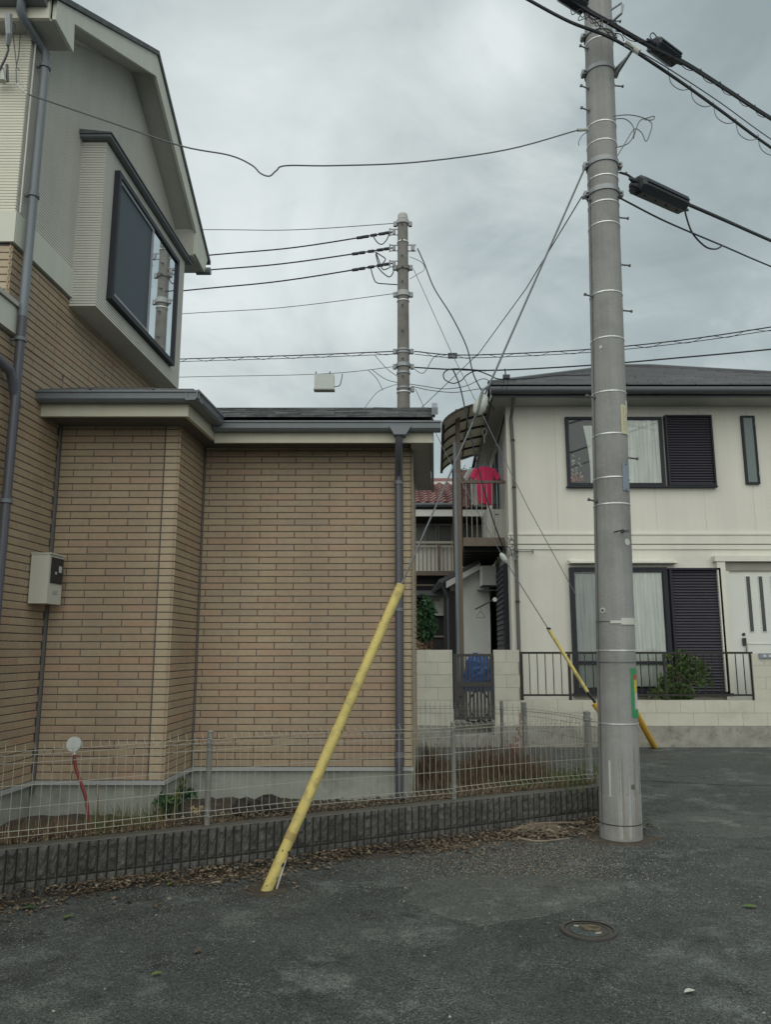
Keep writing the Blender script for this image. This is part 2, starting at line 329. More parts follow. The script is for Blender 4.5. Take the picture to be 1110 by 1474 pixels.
class MB:
    def __init__(s): s.v = []; s.f = []
    def add(s, vs, fs):
        n = len(s.v); s.v += [Vector(p) for p in vs]; s.f += [tuple(i + n for i in f) for f in fs]; return s
    def hexa(s, b, t):          # bottom quad, top quad
        return s.add(list(b) + list(t), [(3, 2, 1, 0), (4, 5, 6, 7), (0, 1, 5, 4), (1, 2, 6, 5), (2, 3, 7, 6), (3, 0, 4, 7)])
    def box(s, x0, y0, z0, x1, y1, z1, sh=0.0, yr=None):   # sh: X shear with Y relative to yr
        yr = y0 if yr is None else yr
        q = lambda x, y, z: (x + sh * (y - yr), y, z)
        return s.hexa([q(x0, y0, z0), q(x1, y0, z0), q(x1, y1, z0), q(x0, y1, z0)], [q(x0, y0, z1), q(x1, y0, z1), q(x1, y1, z1), q(x0, y1, z1)])
    def prism(s, poly, d):      # polygon (3D points) extruded by vector d
        n = len(poly); d = Vector(d); a = [Vector(p) for p in poly]
        return s.add(a + [p + d for p in a], [tuple(range(n))[::-1], tuple(range(n, 2 * n))] + [(i, (i + 1) % n, n + (i + 1) % n, n + i) for i in range(n)])
    def tube(s, pts, r, n=6, r1=None, cap=True):
        pts = [Vector(p) for p in pts]; k = len(pts); base = len(s.v)
        prev = None
        for i, p in enumerate(pts):
            d = (pts[min(i + 1, k - 1)] - pts[max(i - 1, 0)])
            d = d.normalized() if d.length > 1e-9 else Vector((0, 0, 1))
            if prev is None:
                a = d.orthogonal().normalized()
            else:
                a = (prev - d * prev.dot(d)); a = a.normalized() if a.length > 1e-6 else d.orthogonal().normalized()
            prev = a; b = d.cross(a)
            rr = r if r1 is None else r + (r1 - r) * i / (k - 1)
            for j in range(n):
                t = 2 * pi * j / n; s.v.append(p + a * (cos(t) * rr) + b * (sin(t) * rr))
        for i in range(k - 1):
            for j in range(n):
                A = base + i * n + j; B = base + i * n + (j + 1) % n
                s.f.append((A, B, B + n, A + n))
        if cap:
            s.f.append(tuple(base + j for j in range(n))[::-1]); s.f.append(tuple(base + (k - 1) * n + j for j in range(n)))
        return s
    def disc(s, c, nrm, r, th, n=20):
        c = Vector(c); nrm = Vector(nrm).normalized()
        return s.tube([c, c + nrm * th], r, n)
    def ring(s, c, rx, z0, z1, n=28, thick=.006, lean=0):
        c = Vector(c); b = len(s.v)
        for z in (z0, z1):
            for rr in (rx, rx + thick):
                for j in range(n):
                    t = 2 * pi * j / n; s.v.append(Vector((c.x + cos(t) * rr + lean * z, c.y + sin(t) * rr, z)))
        for j in range(n):
            k = (j + 1) % n
            s.f += [(b + n + j, b + n + k, b + 3 * n + k, b + 3 * n + j), (b + 2 * n + j, b + 3 * n + j, b + 3 * n + k, b + 2 * n + k), (b + j, b + k, b + n + k, b + n + j)]
        return s
    def mesh(s, name, m, smooth=False, org=Vector((0, 0, 0))):
        me = bpy.data.meshes.new(name); me.from_pydata([tuple(p - org) for p in s.v], [], s.f)
        if m: me.materials.append(M[m] if isinstance(m, str) else m)
        if smooth: me.polygons.foreach_set('use_smooth', [True] * len(me.polygons)); me.set_sharp_from_angle(angle=radians(50))
        me.update(); return me
    def build(s, name, m, parent=None, smooth=False, **kw):
        c = sum(s.v, Vector()) / max(1, len(s.v)); c.z = min(p.z for p in s.v)
        me = s.mesh(name, m, smooth, c)
        return link(name, me, parent, c, **kw)
def box(name, m, parent, *a, **kw):
    k = {q: kw.pop(q) for q in ('sh', 'yr') if q in kw}
    return MB().box(*a, **k).build(name, m, parent, **kw)
def struct(name, mb, m, **kw): return mb.build(name, m, None, kind='structure', **kw)
def R(a, b): return random.uniform(a, b)

# ============================================================ GROUND
g = MB(); g.add([(-400, -300, 0), (400, -300, 0), (400, 900, 0), (-400, 900, 0)], [(0, 1, 2, 3)]); struct('ground', g, 'asp')
# street in front of the cream house, laid over the yard asphalt
struct('road', MB().prism([(1.2, 10.3, .002), (4, 9.3, .002), (30, 8.6, .002), (30, 12.79, .002), (-1.5, 12.79, .002), (-1.5, 10.5, .002)], (0, 0, .004)), 'road')
def blob(cs, amp, z, h=.004, n=14, seed=4):
    rs = random.Random(seed); c = sum(cs, Vector()) / len(cs); ring = []
    for i in range(len(cs)):
        a, b = cs[i], cs[(i + 1) % len(cs)]
        for k in range(n):
            p = a.lerp(b, k / n); t = i + k / n
            w_ = 1 + amp * (.5 * sin(t * 5.1 + seed) + .35 * sin(t * 11.7) + rs.uniform(-.4, .4)); ring.append(c + (p - c) * w_)
    m_ = len(ring); vs = [(c.x, c.y, z + h)] + [(p.x, p.y, z + h) for p in ring] + [(c.x + (p.x - c.x) * 1.012, c.y + (p.y - c.y) * 1.012, z - .002) for p in ring]
    return MB().add(vs, [(0, 1 + i, 1 + (i + 1) % m_) for i in range(m_)] + [(1 + i, 1 + m_ + i, 1 + m_ + (i + 1) % m_, 1 + (i + 1) % m_) for i in range(m_)])
struct('dirt_patch', blob([Vector((1.6, 6.72, 0)), Vector((1.8, 6.52, 0)), Vector((2.1, 6.52, 0)), Vector((2.3, 6.75, 0)), Vector((2.2, 7.05, 0)), Vector((1.75, 7.1, 0))], .08, .0005, seed=6), 'soil')
struct('dirt_patch', blob([PG(350, 1285), PG(380, 1292), PG(412, 1286), PG(410, 1268), PG(375, 1262)], .12, .0005, seed=8), 'soil')
struct('asphalt_patch', blob([PG(575, 1296), PG(690, 1332), PG(790, 1316), PG(890, 1288), PG(895, 1272), PG(800, 1262), PG(680, 1257), PG(600, 1270)], .035, .001), 'asp2')
struct('worn_patch', blob([PG(940, 1190), PG(1050, 1206), PG(1160, 1200), PG(1150, 1172), PG(1030, 1166), PG(930, 1176)], .05, .001, seed=9), 'asp2')

# ============================================================ RETAINING KERB WALL
K0 = PG(0, 1297); K1 = PG(861, 1182)
kd = (K1 - K0).normalized(); kn = Vector((kd.y, -kd.x, 0))        # kn faces the yard / camera
KA = K0 - kd * 2.2; KL = (K1 - KA).length + .12
rw = thing('retaining_wall', KA + kd * KL / 2, 'low dark split-face block retaining wall running along the wire fence', 'retaining wall')
def kp(s, off, z): p = KA + kd * s + kn * off; return Vector((p.x, p.y, z))
MB().hexa([kp(0, -.012, -.05), kp(KL, -.012, -.05), kp(KL, -.12, -.05), kp(0, -.12, -.05)], [kp(0, -.012, .300), kp(KL, -.012, .300), kp(KL, -.12, .300), kp(0, -.12, .300)]).build('core', 'blockd', rw)
MB().hexa([kp(0, -.010, .3), kp(KL, -.010, .3), kp(KL, -.122, .3), kp(0, -.122, .3)], [kp(0, -.014, .306), kp(KL, -.014, .306), kp(KL, -.122, .306), kp(0, -.122, .306)]).build('cap', 'blocktop', rw)
def rough_rib(w, h, seed):
    rnd = random.Random(seed); nx, nz = 4, max(3, int(h / .028)); mb = MB()
    vs = []
    for j in range(nz + 1):
        for i in range(nx + 1):
            edge = i in (0, nx) or j in (0, nz)
            d = 0.004 if edge else .016 + rnd.uniform(-.010, .008)
            vs.append((w * i / nx - w / 2, -d, h * j / nz))
    fs = [(j * (nx + 1) + i, j * (nx + 1) + i + 1, (j + 1) * (nx + 1) + i + 1, (j + 1) * (nx + 1) + i) for j in range(nz) for i in range(nx)]
    n = len(vs)
    bl, br, tl, tr = 0, nx, nz * (nx + 1), nz * (nx + 1) + nx
    vs += [(-w / 2, .02, 0), (w / 2, .02, 0), (-w / 2, .02, h), (w / 2, .02, h)]
    fs += [(bl, n, n + 1, br), (tl, tr, n + 3, n + 2), (bl, tl, n + 2, n), (br, n + 1, n + 3, tr)]
    mb.add(vs, fs); return mb.mesh('split_rib', 'split')
ribs_hi = [rough_rib(.0505, .198, i) for i in range(8)]; ribs_lo = [rough_rib(.0505, .118, 20 + i) for i in range(8)]
rz = math.atan2(kd.y, kd.x); PIT = .0615
n = int(KL / PIT)
for i in range(n):
    s = (i + .5) * PIT
    link('split_block', ribs_hi[(i * 5 + i // 7) % 8], rw, kp(s, -.012 + R(-.002, .002), .102), rz)
    link('split_block', ribs_lo[(i * 3 + i // 5) % 8], rw, kp(s, -.012 + R(-.002, .002), -.026), rz)

pts = []
rs = random.Random(77)
for i in range(61):
    sx = 1.0 + (KL - .9) * i / 60; pts.append(kp(sx, .13 + .07 * sin(sx * 4.1) + .05 * sin(sx * 9.3 + 1) + rs.uniform(-.03, .03) + .14 * max(0, min(1, sx - 5.3)), .001))
struct('dirt_verge', MB().prism([kp(KL + .1, -.01, .001), kp(1.0, -.01, .001)] + pts, (0, 0, .0045)), 'soil')
# lot behind the kerb
FA, FB, FC = P(598, 1013, 9.15), P(755, 1015, 8.85), P(843, 1028, 7.67)
FC2 = P(859, 1031, 7.42)
back = [Vector((-6, 12, 0)), Vector((-1, 11.2, 0)), Vector((.3, 9.35, 0)), Vector((FB.x + .05, 9.0, 0)), Vector((FC.x + .08, 7.72, 0)), Vector((K1.x + .1, K1.y + .05, 0))]
front = [KA - kn * .118 * 1 + kd * KL * t for t in (0, .3, .55, .75, .9, .995)]
so = MB(); NX, NY = 120, 14
def lerpl(l, t):
    t = t * (len(l) - 1); i = min(int(t), len(l) - 2); return l[i].lerp(l[i + 1], t - i)
vs = []
for i in range(NX + 1):
    a = lerpl(front, i / NX); b = lerpl(back, i / NX)
    for j in range(NY + 1):
        t = j / NY; p = a.lerp(b, t)
        z = .285 + (R(-.012, .018) if 0 < j < NY else -.0) + (.02 * sin(p.x * 3.1) * sin(p.y * 4) if 0 < j < NY else 0)
        vs.append((p.x, p.y, z))
    vs.append((b.x, b.y, -.02))
fs = []
for i in range(NX):
    for j in range(NY + 1):
        q = i * (NY + 2) + j; fs.append((q, q + NY + 2, q + NY + 3, q + 1))
so.add(vs, fs); struct('lot_soil', so, 'soil')

# ============================================================ BRICK HOUSE
LA, BA, OA = -3.133, -2.91, -2.883       # gable wall plane, bay face plane, verge plane (X = a + SH*Y)
def LP(a, y, z): return Vector((a + SH * y, y, z))
house = thing('brick_house', (-2.2, 7.2, .28), 'tan tiled house with ribbed upper storey, gable roof and single-storey wing', 'house')
ZB, ZC = .556, .0588
cF1 = Vector((-1.667 , 6.9, 0)); cF2l = Vector((-2.73, 6.2, 0)); cF2r = Vector((-1.765 + .045, 6.2, 0))
cF1 = Vector((cF2r.x + SH * .7, 6.9, 0)); cF1r = Vector((.245, 6.9, 0))
ZW = 3.43
# wall cores (2 cm behind the tile face)
w = MB()
w.hexa([(-2.9, 6.216, ZB - .02), (cF2r.x - .016, 6.216, ZB - .02), (cF1.x - .016, 6.916, ZB - .02), (-2.9, 6.916, ZB - .02)], [(-2.9, 6.216, ZW + .15), (cF2r.x - .016, 6.216, ZW + .15), (cF1.x - .016, 6.916, ZW + .15), (-2.9, 6.916, ZW + .15)])
w.build('wall', 'mortar', house)
w = MB(); w.hexa([(cF1.x - .9, 6.916, ZB - .02), (cF1r.x - .016, 6.916, ZB - .02), (cF1r.x + .07, 8.6, ZB - .02), (cF1.x - .9, 8.6, ZB - .02)], [(cF1.x - .9, 6.916, ZW + .12), (cF1r.x - .016, 6.916, ZW + .12), (cF1r.x + .07, 8.6, ZW + .12), (cF1.x - .9, 8.6, ZW + .12)])
w.build('wall', 'mortar', house)
def lprism(a0, a1, yz):   # polygon in the (Y,z) plane between planes a0 and a1
    return MB().add([LP(a0, y, z) for y, z in yz] + [LP(a1, y, z) for y, z in yz],
                    [tuple(range(len(yz))), tuple(range(len(yz), 2 * len(yz)))[::-1]] + [(i, (i + 1) % len(yz), len(yz) + (i + 1) % len(yz), len(yz) + i) for i in range(len(yz))])
lprism(LA - 3.2, LA - .016, [(5.286, ZB - .02), (8.65, ZB - .02), (8.65, 4.56), (5.286, 4.56)]).build('wall', 'mortar', house)
lprism(LA - 3.2, LA - .016, [(3.2, ZB - .02), (5.285, ZB - .02), (5.285, 3.82), (3.2, 3.82)]).build('wall', 'mortar', house)
GAP = .606
gable = [(5.27, 4.79), (8.65, 4.79), (8.65, 6.60), (7.12, 7.60), (5.27, 6.50)]
lprism(LA - 3.2, LA - .006, gable).build('upper_wall', 'siding', house)
# foundations
box('foundation', 'found', house, cF2l.x - .2, 6.222, 0, cF2r.x - .022, 6.92, ZB - .02, sh=SH)
box('foundation', 'found', house, cF1.x - .3, 6.922, 0, cF1r.x - .022, 8.6, ZB - .02, sh=SH)
lprism(LA - 3.1, LA - .022, [(3.2, 0), (6.2, 0), (6.2, ZB - .02), (3.2, ZB - .02)]).build('foundation', 'found', house)
box('drip_edge', 'dripm', house, cF2l.x, 6.185, ZB - .035, cF2r.x + .012, 6.225, ZB - .006)
MB().hexa([LP(cF2r.x - SH * 6.2 - .02, 6.226, ZB - .035), LP(cF2r.x - SH * 6.2 + .012, 6.226, ZB - .035), LP(cF2r.x - SH * 6.2 + .012, 6.884, ZB - .035), LP(cF2r.x - SH * 6.2 - .02, 6.884, ZB - .035)],
          [LP(cF2r.x - SH * 6.2 - .02, 6.226, ZB - .006), LP(cF2r.x - SH * 6.2 + .012, 6.226, ZB - .006), LP(cF2r.x - SH * 6.2 + .012, 6.884, ZB - .006), LP(cF2r.x - SH * 6.2 - .02, 6.884, ZB - .006)]).build('drip_edge', 'dripm', house)
box('drip_edge', 'dripm', house, cF1.x, 6.886, ZB - .035, cF1r.x + .012, 6.925, ZB - .006)
lprism(LA - .02, LA + .014, [(3.2, ZB - .035), (6.18, ZB - .035), (6.18, ZB - .006), (3.2, ZB - .006)]).build('drip_edge', 'dripm', house)

# brick tiles: gathered first, the 300 largest in the picture become parts
TL, TG, TH = .317, .007, .0588 - .007
cand = []
def tiles(O, d, L_, z0, z1, mname, phase=0, edge=0, prot=.009, zclip=None):
    d = Vector((d[0], d[1], 0)).normalized(); nrm = Vector((d.y, -d.x, 0)); O = Vector((O[0], O[1], 0))
    k = 0; z = z0
    while z + TH < z1 + .02:
        h = min(TH, z1 - z)
        if h > .015:
            s = -((k % 2) * .5 + phase) * TL
            while s < L_ - edge:
                a = max(s, 0); b = min(s + TL - TG, L_ - edge - TG)
                if b - a > .03 and (zclip is None or zclip(a, b, z)):
                    cand.append((O + d * a + Vector((0, 0, z)), d, b - a, h, mname, prot))
                s += TL
            if edge:
                cand.append((O + d * (L_ - edge) + Vector((0, 0, z)), d, edge - .001, h, 'brick_pale', prot))
        z += ZC; k += 1
ud = (SH, 1)
tiles((cF2l.x + .012, 6.2), (1, 0), cF2r.x - cF2l.x - .012, ZB, ZW, 'brick', .12, .125)
tiles((cF2r.x, 6.2), ud, .70, ZB, ZW, 'brick', .2)
tiles((cF1.x + .004, 6.9), (1, 0), cF1r.x - cF1.x - .004, ZB, ZW, 'brick', .35, .085)
tiles((cF1r.x, 6.9), ud, 1.7, ZB, ZW, 'brick', .1)
tiles((LA + SH * 3.2, 3.2), ud, 3.0, ZB, ZB + 56 * ZC - .01, 'brick', .1)
def clipL(a, b, z):
    y = 5.28 + a
    return True
tiles((LA + SH * 5.27, 5.27), ud, 3.38, ZB + 56 * ZC, 4.53, 'brick', (.1 + 2.07 * 1.0021 / TL) % 1)
tiles((LA + SH * 6.2063, 6.2063), ud, 2.2, ZB + 46 * ZC, ZB + 56 * ZC - .01, 'brick', (.1 + 3.0063 * 1.0021 / TL) % 1)
tiles((LA + SH * 5.27 - 2.3, 5.27), (1, 0), 2.3, 4.12, 4.53, 'brick_cream', .3, .11)
def area(c):
    O, d, l, h, mn, pr = c
    a = proj(O); b = proj(O + d * l); t = proj(O + Vector((0, 0, h)))
    if min(a[0], b[0]) < 2 or a[1] > 1130 or a[1] < 0: return 0
    return abs((b[0] - a[0]) * (t[1] - a[1]) - (b[1] - a[1]) * (t[0] - a[0]))
cand.sort(key=area, reverse=True)
tcache = {}
def tile_geo(l, h, pr):
    b = .003
    return ([(0, .02, 0), (l, .02, 0), (l, .02, h), (0, .02, h), (0, -pr + b + .018, 0), (l, -pr + b + .018, 0), (l, -pr + b + .018, h), (0, -pr + b + .018, h),
             (b, -pr + .018, b), (l - b, -pr + .018, b), (l - b, -pr + .018, h - b), (b, -pr + .018, h - b)],
            [(0, 1, 5, 4), (1, 2, 6, 5), (2, 3, 7, 6), (3, 0, 4, 7), (4, 5, 9, 8), (5, 6, 10, 9), (6, 7, 11, 10), (7, 4, 8, 11), (8, 9, 10, 11)])
stuffmb = {}
for i, (O, d, l, h, mn, pr) in enumerate(cand):
    off = Vector((d.y, -d.x, 0)) * R(-.001, .0012)
    if i < 300:
        key = (round(l, 2), round(h, 3), mn)
        if key not in tcache:
            mb = MB(); v_, f_ = tile_geo(l, h, pr); mb.add(v_, f_); tcache[key] = mb.mesh('brick', mn)
        link('brick', tcache[key], house, O + off, math.atan2(d.y, d.x))
    else:
        mb = stuffmb.setdefault(mn, MB()); v_, f_ = tile_geo(l, h, pr)
        nrm = Vector((-d.y, d.x, 0))
        mb.add([O + off + d * x + nrm * y + Vector((0, 0, z)) for x, y, z in v_], f_)
for mn, mb in stuffmb.items(): mb.build('brick_courses', mn, house, kind='stuff')
# vertical dark joint in bump corner
# trim bands
lprism(LA - .02, LA + .018, [(5.27, 4.545), (8.65, 4.545), (8.65, 4.79), (5.27, 4.79)]).build('trim_band', 'trim', house)
box('trim_band', 'trim', house, -5.5, 5.252, 4.545, LA + SH * 5.25 + .018, 5.27, 4.79)
lprism(LA - .1, LA + .03, [(4.6, 3.86), (5.42, 3.86), (5.42, 4.06), (4.6, 4.06)]).build('trim_band', 'trim', house)
lprism(LA - .1, LA + .05, [(4.6, 4.065), (5.42, 4.065), (5.42, 4.10), (4.6, 4.10)]).build('ledge', 'soffit', house)
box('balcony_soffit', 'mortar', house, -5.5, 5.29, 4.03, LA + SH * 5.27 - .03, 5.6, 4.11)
# ribbed siding: gable, front, bay
rb = MB()
z = 4.80
while z < 7.48:
    h = .0185
    y0 = 5.27 if z < 6.40 else 5.27 + (z - 6.40) * (1.85 / 1.16)
    y1 = 8.65 if z < 6.50 else 8.65 - (z - 6.50) * (1.53 / 1.0)
    if y1 - y0 > .1: rb.hexa([LP(LA - .006, y0, z), LP(LA + .004, y0, z), LP(LA + .004, y1, z), LP(LA - .006, y1, z)], [LP(LA - .006, y0, z + h), LP(LA + .002, y0, z + h), LP(LA + .002, y1, z + h), LP(LA - .006, y1, z + h)])
    z += .0245
rb.build('siding_ribs', 'siding', house, kind='stuff')
box('upper_wall', 'siding_front', house, -5.5, 5.276, 4.79, LA + SH * 5.27 - .002, 5.5, 6.345)
rb = MB(); z = 4.80
while z < 6.32:
    rb.box(-5.5, 5.266, z, LA + SH * 5.27, 5.277, z + .0185); z += .0245
rb.build('siding_ribs', 'siding_front', house, kind='stuff')
# bay window
BY0, BY1, BZ0, BZ1 = 6.19, 8.34, 4.47, 6.05
bay = MB().hexa([LP(LA - .01, BY0, BZ0), LP(BA - .006, BY0, BZ0), LP(BA - .006, BY1, BZ0), LP(LA - .01, BY1, BZ0)], [LP(LA - .01, BY0, BZ1), LP(BA - .006, BY0, BZ1), LP(BA - .006, BY1, BZ1), LP(LA - .01, BY1, BZ1)]).build('bay', 'siding', house, label='boxed bay with ribbed beige siding under the gable')
rb = MB(); z = BZ0
wy0, wy1, wz0, wz1 = 6.37, 8.03, 4.63, 5.89
while z < BZ1 - .02:
    h = .0185
    for (ya, yb) in (((BY0, BY1),) if (z + h < wz0 or z > wz1) else ((BY0, wy0), (wy1, BY1))):
        rb.hexa([LP(BA - .006, ya, z), LP(BA + .004, ya, z), LP(BA + .004, yb, z), LP(BA - .006, yb, z)], [LP(BA - .006, ya, z + h), LP(BA + .003, ya, z + h), LP(BA + .003, yb, z + h), LP(BA - .006, yb, z + h)])
    rb.box(LA + SH * BY0 , BY0 - .009, z, BA + SH * BY0 + .003, BY0 + .001, z + h)
    z += .0245
rb.build('siding_ribs', 'siding', bay, kind='stuff')
lprism(LA - .01, BA + .06, [(6.12, 6.055), (8.44, 6.055), (8.44, 6.079), (6.12, 6.079)]).build('bay_eave', 'gut', bay)
MB().add([LP(BA + .07, 6.11, 6.080), LP(BA + .07, 8.46, 6.080), LP(LA - .01, 8.46, 6.080), LP(LA - .01, 6.11, 6.080), LP(BA + .07, 6.11, 6.092), LP(BA + .07, 8.46, 6.092), LP(LA - .01, 8.46, 6.125), LP(LA - .01, 6.11, 6.125)],
         [(3, 2, 1, 0), (4, 5, 6, 7), (0, 1, 5, 4), (1, 2, 6, 5), (2, 3, 7, 6), (3, 0, 4, 7)]).build('bay_roof', 'roofd', bay)
def lbox(a0, a1, y0, y1, z0, z1): return lprism(a0, a1, [(y0, z0), (y1, z0), (y1, z1), (y0, z1)])
win = MB()
for (a, b, c, d_) in ((wy0, wy1, wz0, wz0 + .05), (wy0, wy1, wz1 - .05, wz1), (wy0, wy0 + .045, wz0 + .05, wz1 - .05), (wy1 - .045, wy1, wz0 + .05, wz1 - .05)):
    t = lbox(BA - .001, BA + .055, a, b, c, d_); win.add(t.v, t.f)
wf = win.build('window_frame', 'frame', bay)
ymid = PX(213, 400, BA).y
sash = MB()
for (a, b, c, d_) in ((wy0 + .045, ymid, wz0 + .05, wz0 + .085), (wy0 + .045, ymid, wz1 - .085, wz1 - .05), (wy0 + .045, wy0 + .075, wz0 + .085, wz1 - .085), (ymid - .03, ymid, wz0 + .085, wz1 - .085)):
    t = lbox(BA + .012, BA + .04, a, b, c, d_); sash.add(t.v, t.f)
sash.build('sash', 'frame_s', bay)
lbox(BA + .018, BA + .026, wy0 + .075, ymid - .03, wz0 + .085, wz1 - .085).build('insect_screen', 'screen', bay)
lbox(BA + .030, BA + .034, ymid, wy1 - .045, wz0 + .05, wz1 - .05).build('glass', 'glassr', bay)
lbox(BA + .001, BA + .004, ymid, wy1 - .045, wz0 + .05, wz1 - .05).build('blind', mat('pale_blind', (.62, .68, .70), .8, .05), bay)
# main gable roof (ridge runs along X)
def roofslab(y0, z0, y1, z1, th, a0=LA - 3.3, a1=OA):
    return MB().add([LP(a0, y0, z0 - th), LP(a1, y0, z0 - th), LP(a1, y1, z1 - th), LP(a0, y1, z1 - th), LP(a0, y0, z0), LP(a1, y0, z0), LP(a1, y1, z1), LP(a0, y1, z1)],
                    [(3, 2, 1, 0), (4, 5, 6, 7), (0, 1, 5, 4), (1, 2, 6, 5), (2, 3, 7, 6), (3, 0, 4, 7)])
ZR = 7.80
roofslab(5.08, 6.53, 7.12, ZR, .05, a1=OA + .02).build('roof', 'roofd', house)
roofslab(7.12, ZR, 9.18, 6.50, .05, a1=OA + .02).build('roof', 'roofd', house)
def verge(y0, z0, y1, z1, th, d0=.055): # rake board
    return lprism(OA - .03, OA, [(y0, z0 - d0 - th), (y1, z1 - d0 - th), (y1, z1 - d0), (y0, z0 - d0)])
lprism(OA - .03, OA, [(5.14, 6.34), (5.14, 6.51), (7.12, ZR - .052), (7.12, ZR - .30), (5.42, 6.58 - .02), (5.44, 6.31)]).build('verge_board', 'trim', house)
lprism(OA - .03, OA, [(7.12, ZR - .052), (9.12, 6.50), (9.0, 6.26), (8.63, 6.30), (8.63, 6.58), (7.12, ZR - .30)]).build('verge_board', 'trim', house)
# gable soffits
roofslab(5.40, 6.60, 7.12, 7.545, .012, LA - .01, OA - .029).build('soffit', 'soffit', house)
roofslab(7.12, 7.545, 8.66, 6.60, .012, LA - .01, OA - .029).build('soffit', 'soffit', house)
MB().hexa([(-5.5, 5.14, 6.325), LP(OA - .031, 5.14, 6.325), LP(OA - .031, 5.44, 6.325), (-5.5, 5.44, 6.325)], [(-5.5, 5.14, 6.34), LP(OA - .031, 5.14, 6.34), LP(OA - .031, 5.44, 6.34), (-5.5, 5.44, 6.34)]).build('soffit', 'soffit', house)
lprism(LA - .5, OA - .031, [(8.6, 6.27), (9.05, 6.27), (9.05, 6.30), (8.6, 6.30)]).build('soffit', 'soffit', house)
lprism(LA - .5, OA - .031, [(8.61, 6.301), (8.64, 6.301), (8.64, 6.62), (8.61, 6.62)]).build('eave_closure', 'soffit', house)
lprism(LA - .5, OA - .031, [(5.43, 6.341), (5.45, 6.341), (5.45, 6.63), (5.43, 6.63)]).build('eave_closure', 'soffit', house)
box('fascia', 'siding_front', house, -5.5, 5.11, 6.325, OA + SH * 5.12 - .04, 5.14, 6.52)
# main gutter at the near eave
mb = MB(); mb.box(-5.5, 5.00, 6.42, OA + SH * 5.05 - .05, 5.105, 6.56); mb.build('gutter', 'gut', house)
mb = MB(); mb.tube([LP(OA - .12, 9.06, 6.3), LP(OA + .06, 9.06, 6.3)], .05, 8); mb.build('gutter', 'gut', house)
# long downpipe from the upper eave
dp = [P(30, 6, 5.05), P(30, 18, 5.07), P(36, 32, 5.12), P(58, 66, 5.33), P(65, 82, 5.37)]
x0 = -.5058 * 5.37
pipe = MB().tube([(dp[0].x, 5.05, 6.45)] + dp[1:4] + [(x0, 5.37, dp[4].z + .02), (x0, 5.37, dp[4].z - .1), (x0, 5.37, 4.0)], .034, 12).build('downpipe', 'pipe', house, smooth=True)
MB().tube([(x0, 5.37, 4.0), (x0, 5.37, .3)], .034, 12).build('downpipe', 'pipe_d', house, smooth=True, label='darker lower length of the downpipe')
for zz in (P(65, 92, 5.33).z, P(45, 278, 5.33).z, P(22, 486, 5.33).z, P(10, 720, 5.33).z):
    mb = MB(); mb.ring((x0, 5.37, 0), .038, zz - .014, zz + .014, 16, .006); mb.box(x0 - .1, 5.36, zz - .008, x0 - .03, 5.375, zz + .008)
    mb.build('pipe_bracket', 'gut', pipe)
MB().tube([(dp[0].x - .03, 5.05, 6.60), (dp[0].x, 5.05, 6.44)], .075, 12, .04).build('gutter_outlet', 'pipe', house)
# porch gutter elbow on the left edge
e0 = P(22, 562, 5.33)
MB().tube([P(-40, 482, 5.0), P(-8, 512, 5.15), P(14, 533, 5.28), P(19, 552, 5.34), (x0, 5.40, e0.z - .12)], .035, 10).build('branch_pipe', 'pipe_d', house, smooth=True)
# thin conduit beside downpipe
MB().tube([(x0 - .05, 5.29, 6.3), (x0 - .05, 5.29, 4.8)], .006, 5).build('conduit', 'siding', house)

# ---- wing roof, fascia, gutters
ZG = 3.455
def f1(x, y, z): return Vector((x, y, z))
Cx, Cy = -1.58, 5.88
Vx, Vy = Cx + SH * .7 + .01, 6.58
fas = MB()
fas.hexa([(-2.79, Cy, 3.385), (Cx, Cy, 3.385), (Cx - .03, Cy + .03, 3.385), (-2.79, Cy + .03, 3.385)], [(-2.79, Cy, ZG + .06), (Cx, Cy, ZG + .06), (Cx - .03, Cy + .03, ZG + .06), (-2.79, Cy + .03, ZG + .06)])
fas.build('fascia', 'fascia', house)
MB().hexa([(Cx - .03, Cy + .03, 3.385), (Cx, Cy, 3.385), (Vx, Vy, 3.385), (Vx - .03, Vy + .03, 3.385)], [(Cx - .03, Cy + .03, ZG + .06), (Cx, Cy, ZG + .06), (Vx, Vy, ZG + .06), (Vx - .03, Vy + .03, ZG + .06)]).build('fascia', 'fascia', house)
MB().hexa([(Vx, Vy, 3.36), (.425, Vy, 3.36), (.425, Vy + .03, 3.36), (Vx, Vy + .03, 3.36)], [(Vx, Vy, ZG + .05), (.425, Vy, ZG + .05), (.425, Vy + .03, ZG + .05), (Vx, Vy + .03, ZG + .05)]).build('fascia', 'fascia', house)
# soffit of the wing
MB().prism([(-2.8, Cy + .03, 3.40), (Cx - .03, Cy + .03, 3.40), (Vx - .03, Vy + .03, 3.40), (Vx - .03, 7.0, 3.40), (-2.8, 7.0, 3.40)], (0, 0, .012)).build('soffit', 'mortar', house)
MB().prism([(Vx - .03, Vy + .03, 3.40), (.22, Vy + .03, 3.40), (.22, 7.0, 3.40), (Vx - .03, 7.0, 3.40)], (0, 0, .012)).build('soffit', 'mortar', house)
MB().prism([(.222, Vy + .031, 3.375), (.40, Vy + .031, 3.375), (.40 + SH * 2.1, 8.72, 3.375), (.222 + SH * 2.1, 8.72, 3.375)], (0, 0, .012)).build('soffit', 'soffit', house)
